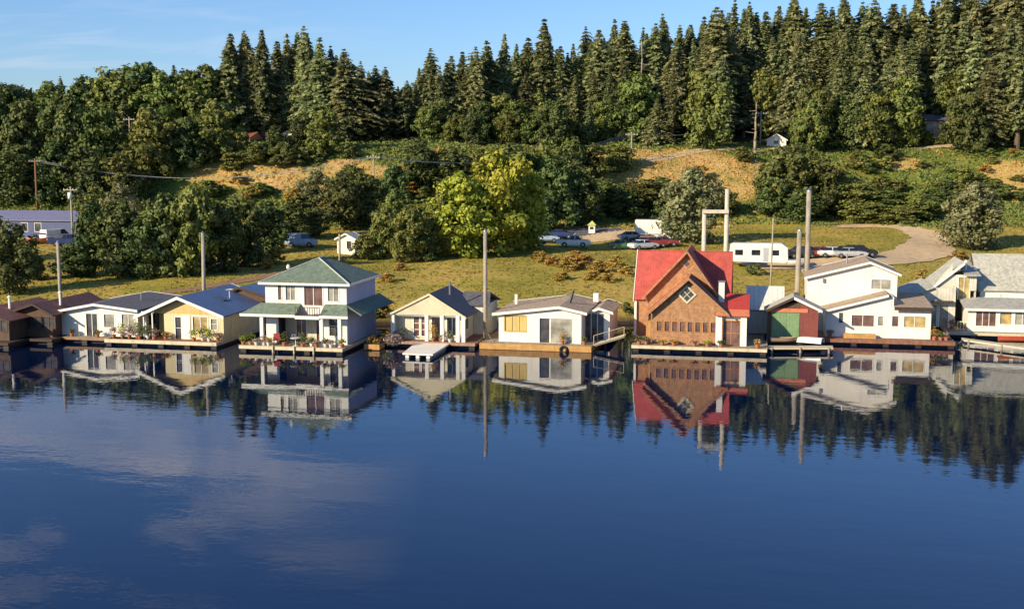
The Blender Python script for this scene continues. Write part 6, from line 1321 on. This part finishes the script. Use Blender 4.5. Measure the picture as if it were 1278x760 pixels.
# ------------------------------------------------------------------ GROUND COVER: grass tufts, brambles
def cover(name, n, zone, size, m, seed, up=.8, cat='grass', label=''):
    rg = np.random.RandomState(seed); px = rg.uniform(-60, 1340, n); u = rg.rand(n)
    X = rg.uniform(-190, 75, n*4); Y = rg.uniform(112, 262, n*4)
    Z = terrain(X, Y); nz = np.sin(X*.21+1)*np.sin(Y*.19+2)+.6*np.sin(X*.53+Y*.37)+.5*rg.normal(size=len(X))
    ok = zone(X, Y, Z, nz); X, Y, Z = X[ok][:n], Y[ok][:n], Z[ok][:n]; k = len(X)
    # several leaves per tuft
    reps = 5; X = np.repeat(X, reps)+rg.normal(size=k*reps)*size*.8; Y = np.repeat(Y, reps)+rg.normal(size=k*reps)*size*.8
    C = np.stack([X, Y, terrain(X, Y)+size*.5*rg.rand(k*reps)], 1); Nn = rg.normal(size=(k*reps, 3)); Nn[:, 2] = Nn[:, 2]*up
    t = np.repeat(rg.rand(k), reps)*.7+.3*rg.rand(k*reps)
    o = leaf_object(name, C, Nn, size*(.5+.6*rg.rand(k*reps)), t, m)
    tag(o, label, cat, None, 'stuff')
L_GRASS = leaf_mat('meadow_grass', (0.15, 0.16, 0.028), (0.38, 0.29, 0.06), .25, 0, 0)
L_GOLD = leaf_mat('dry_slope_grass', (0.42, 0.27, 0.08), (0.70, 0.42, 0.15), .25, 0, 0)
cover('grass', 30000, lambda X, Y, Z, n: (Z > .7) & (Z < 7) & (n > -.9), .13, L_GRASS, 1, .5, 'grass', 'low yellow-green grass over the shore field')
cover('dry_grass', 12000, lambda X, Y, Z, n: (Z > 5.5) & (Z < 19.6) & (n*.4+dryness(X, Y) > .45), .26, L_GOLD, 2, .5, 'dry grass', 'golden dry grass over the hillside slope')
cover('undergrowth', 16000, lambda X, Y, Z, n: (Z > 5.6) & (Z < 21) & (n*.5+dryness(X, Y) < .25), .40, L_GRN, 3, .8, 'undergrowth', 'low green brambles in patches over the slope')

# ------------------------------------------------------------------ dead trees in the forest, ropes at the moorings
def snag(px, pt, pb, label, seed):
    Y = 258 if pb > 180 else 275; Y = ymap(at_y(px, pt, Y)[0], Y); x, zt = at_y(px, pt, Y); z = tz(x, Y); rg = np.random.RandomState(seed)
    root = thing('dead_tree', label, 'dead tree', (x, Y, z), 'bare dead trunks in the forest')
    t = MB(); h = zt-z; pts = [(x+rg.normal()*.02*k, Y+rg.normal()*.1, z-1+(h+1)*k/6) for k in range(7)]
    for k in range(6): t.tube(pts[k], pts[k+1], .36-.045*k, .36-.045*(k+1), 8)
    t.build('trunk', BARKP, root, True)
    for k in range(9):
        a = rg.rand()*6.28; zz = z+h*(.35+.07*k); L_ = .7+1.5*rg.rand(); b = MB(); b.tube((x, Y, zz), (x+math.cos(a)*L_, Y+math.sin(a)*L_, zz+.3-.5*rg.rand()), .07, .02, 6); b.build('branch', BARKP, root)
snag(801, 52, 175, 'pale dead trunk standing among the firs above the red-roofed house', 1)
snag(944, 128, 185, 'pale bare trunk left of the white gabled shed at the forest edge', 2)
ROPE = mat('old_rope', (.30, .25, .17), .9)
def rope(a, b, sag, label):
    root = wire(a, b, sag, .03).build('mooring_rope', ROPE); tag(root, label, 'rope', 'mooring ropes')
rope((at_y(604, 0, CY+2)[0], CY+2, 1.6), (CX(597), CY-.6, .5), .3, 'rope from the tall piling to the cream house deck')
rope((at_y(604, 0, CY+2)[0], CY+2, 1.9), (at_z(604, 436, .5)[0]+.2, CY-.5, .55), .35, 'rope from the tall piling to the orange wooden float')
rope((CX(481), CY-1.2, .5), (at_z(474, 434, .5)[0], CY-1.0, .5), .2, 'rope between the orange planter float and the cream house deck')
rope((RX(958), RY-1.2, .5), (BX(958), BY-.7, .5), .2, 'rope between the red-roofed house deck and the boathouse')
rope((WX(1190), WY-1.2, .5), (WX(1203), WY+.6, .5), .25, 'rope between the reddish deck and the pale dock on the right')
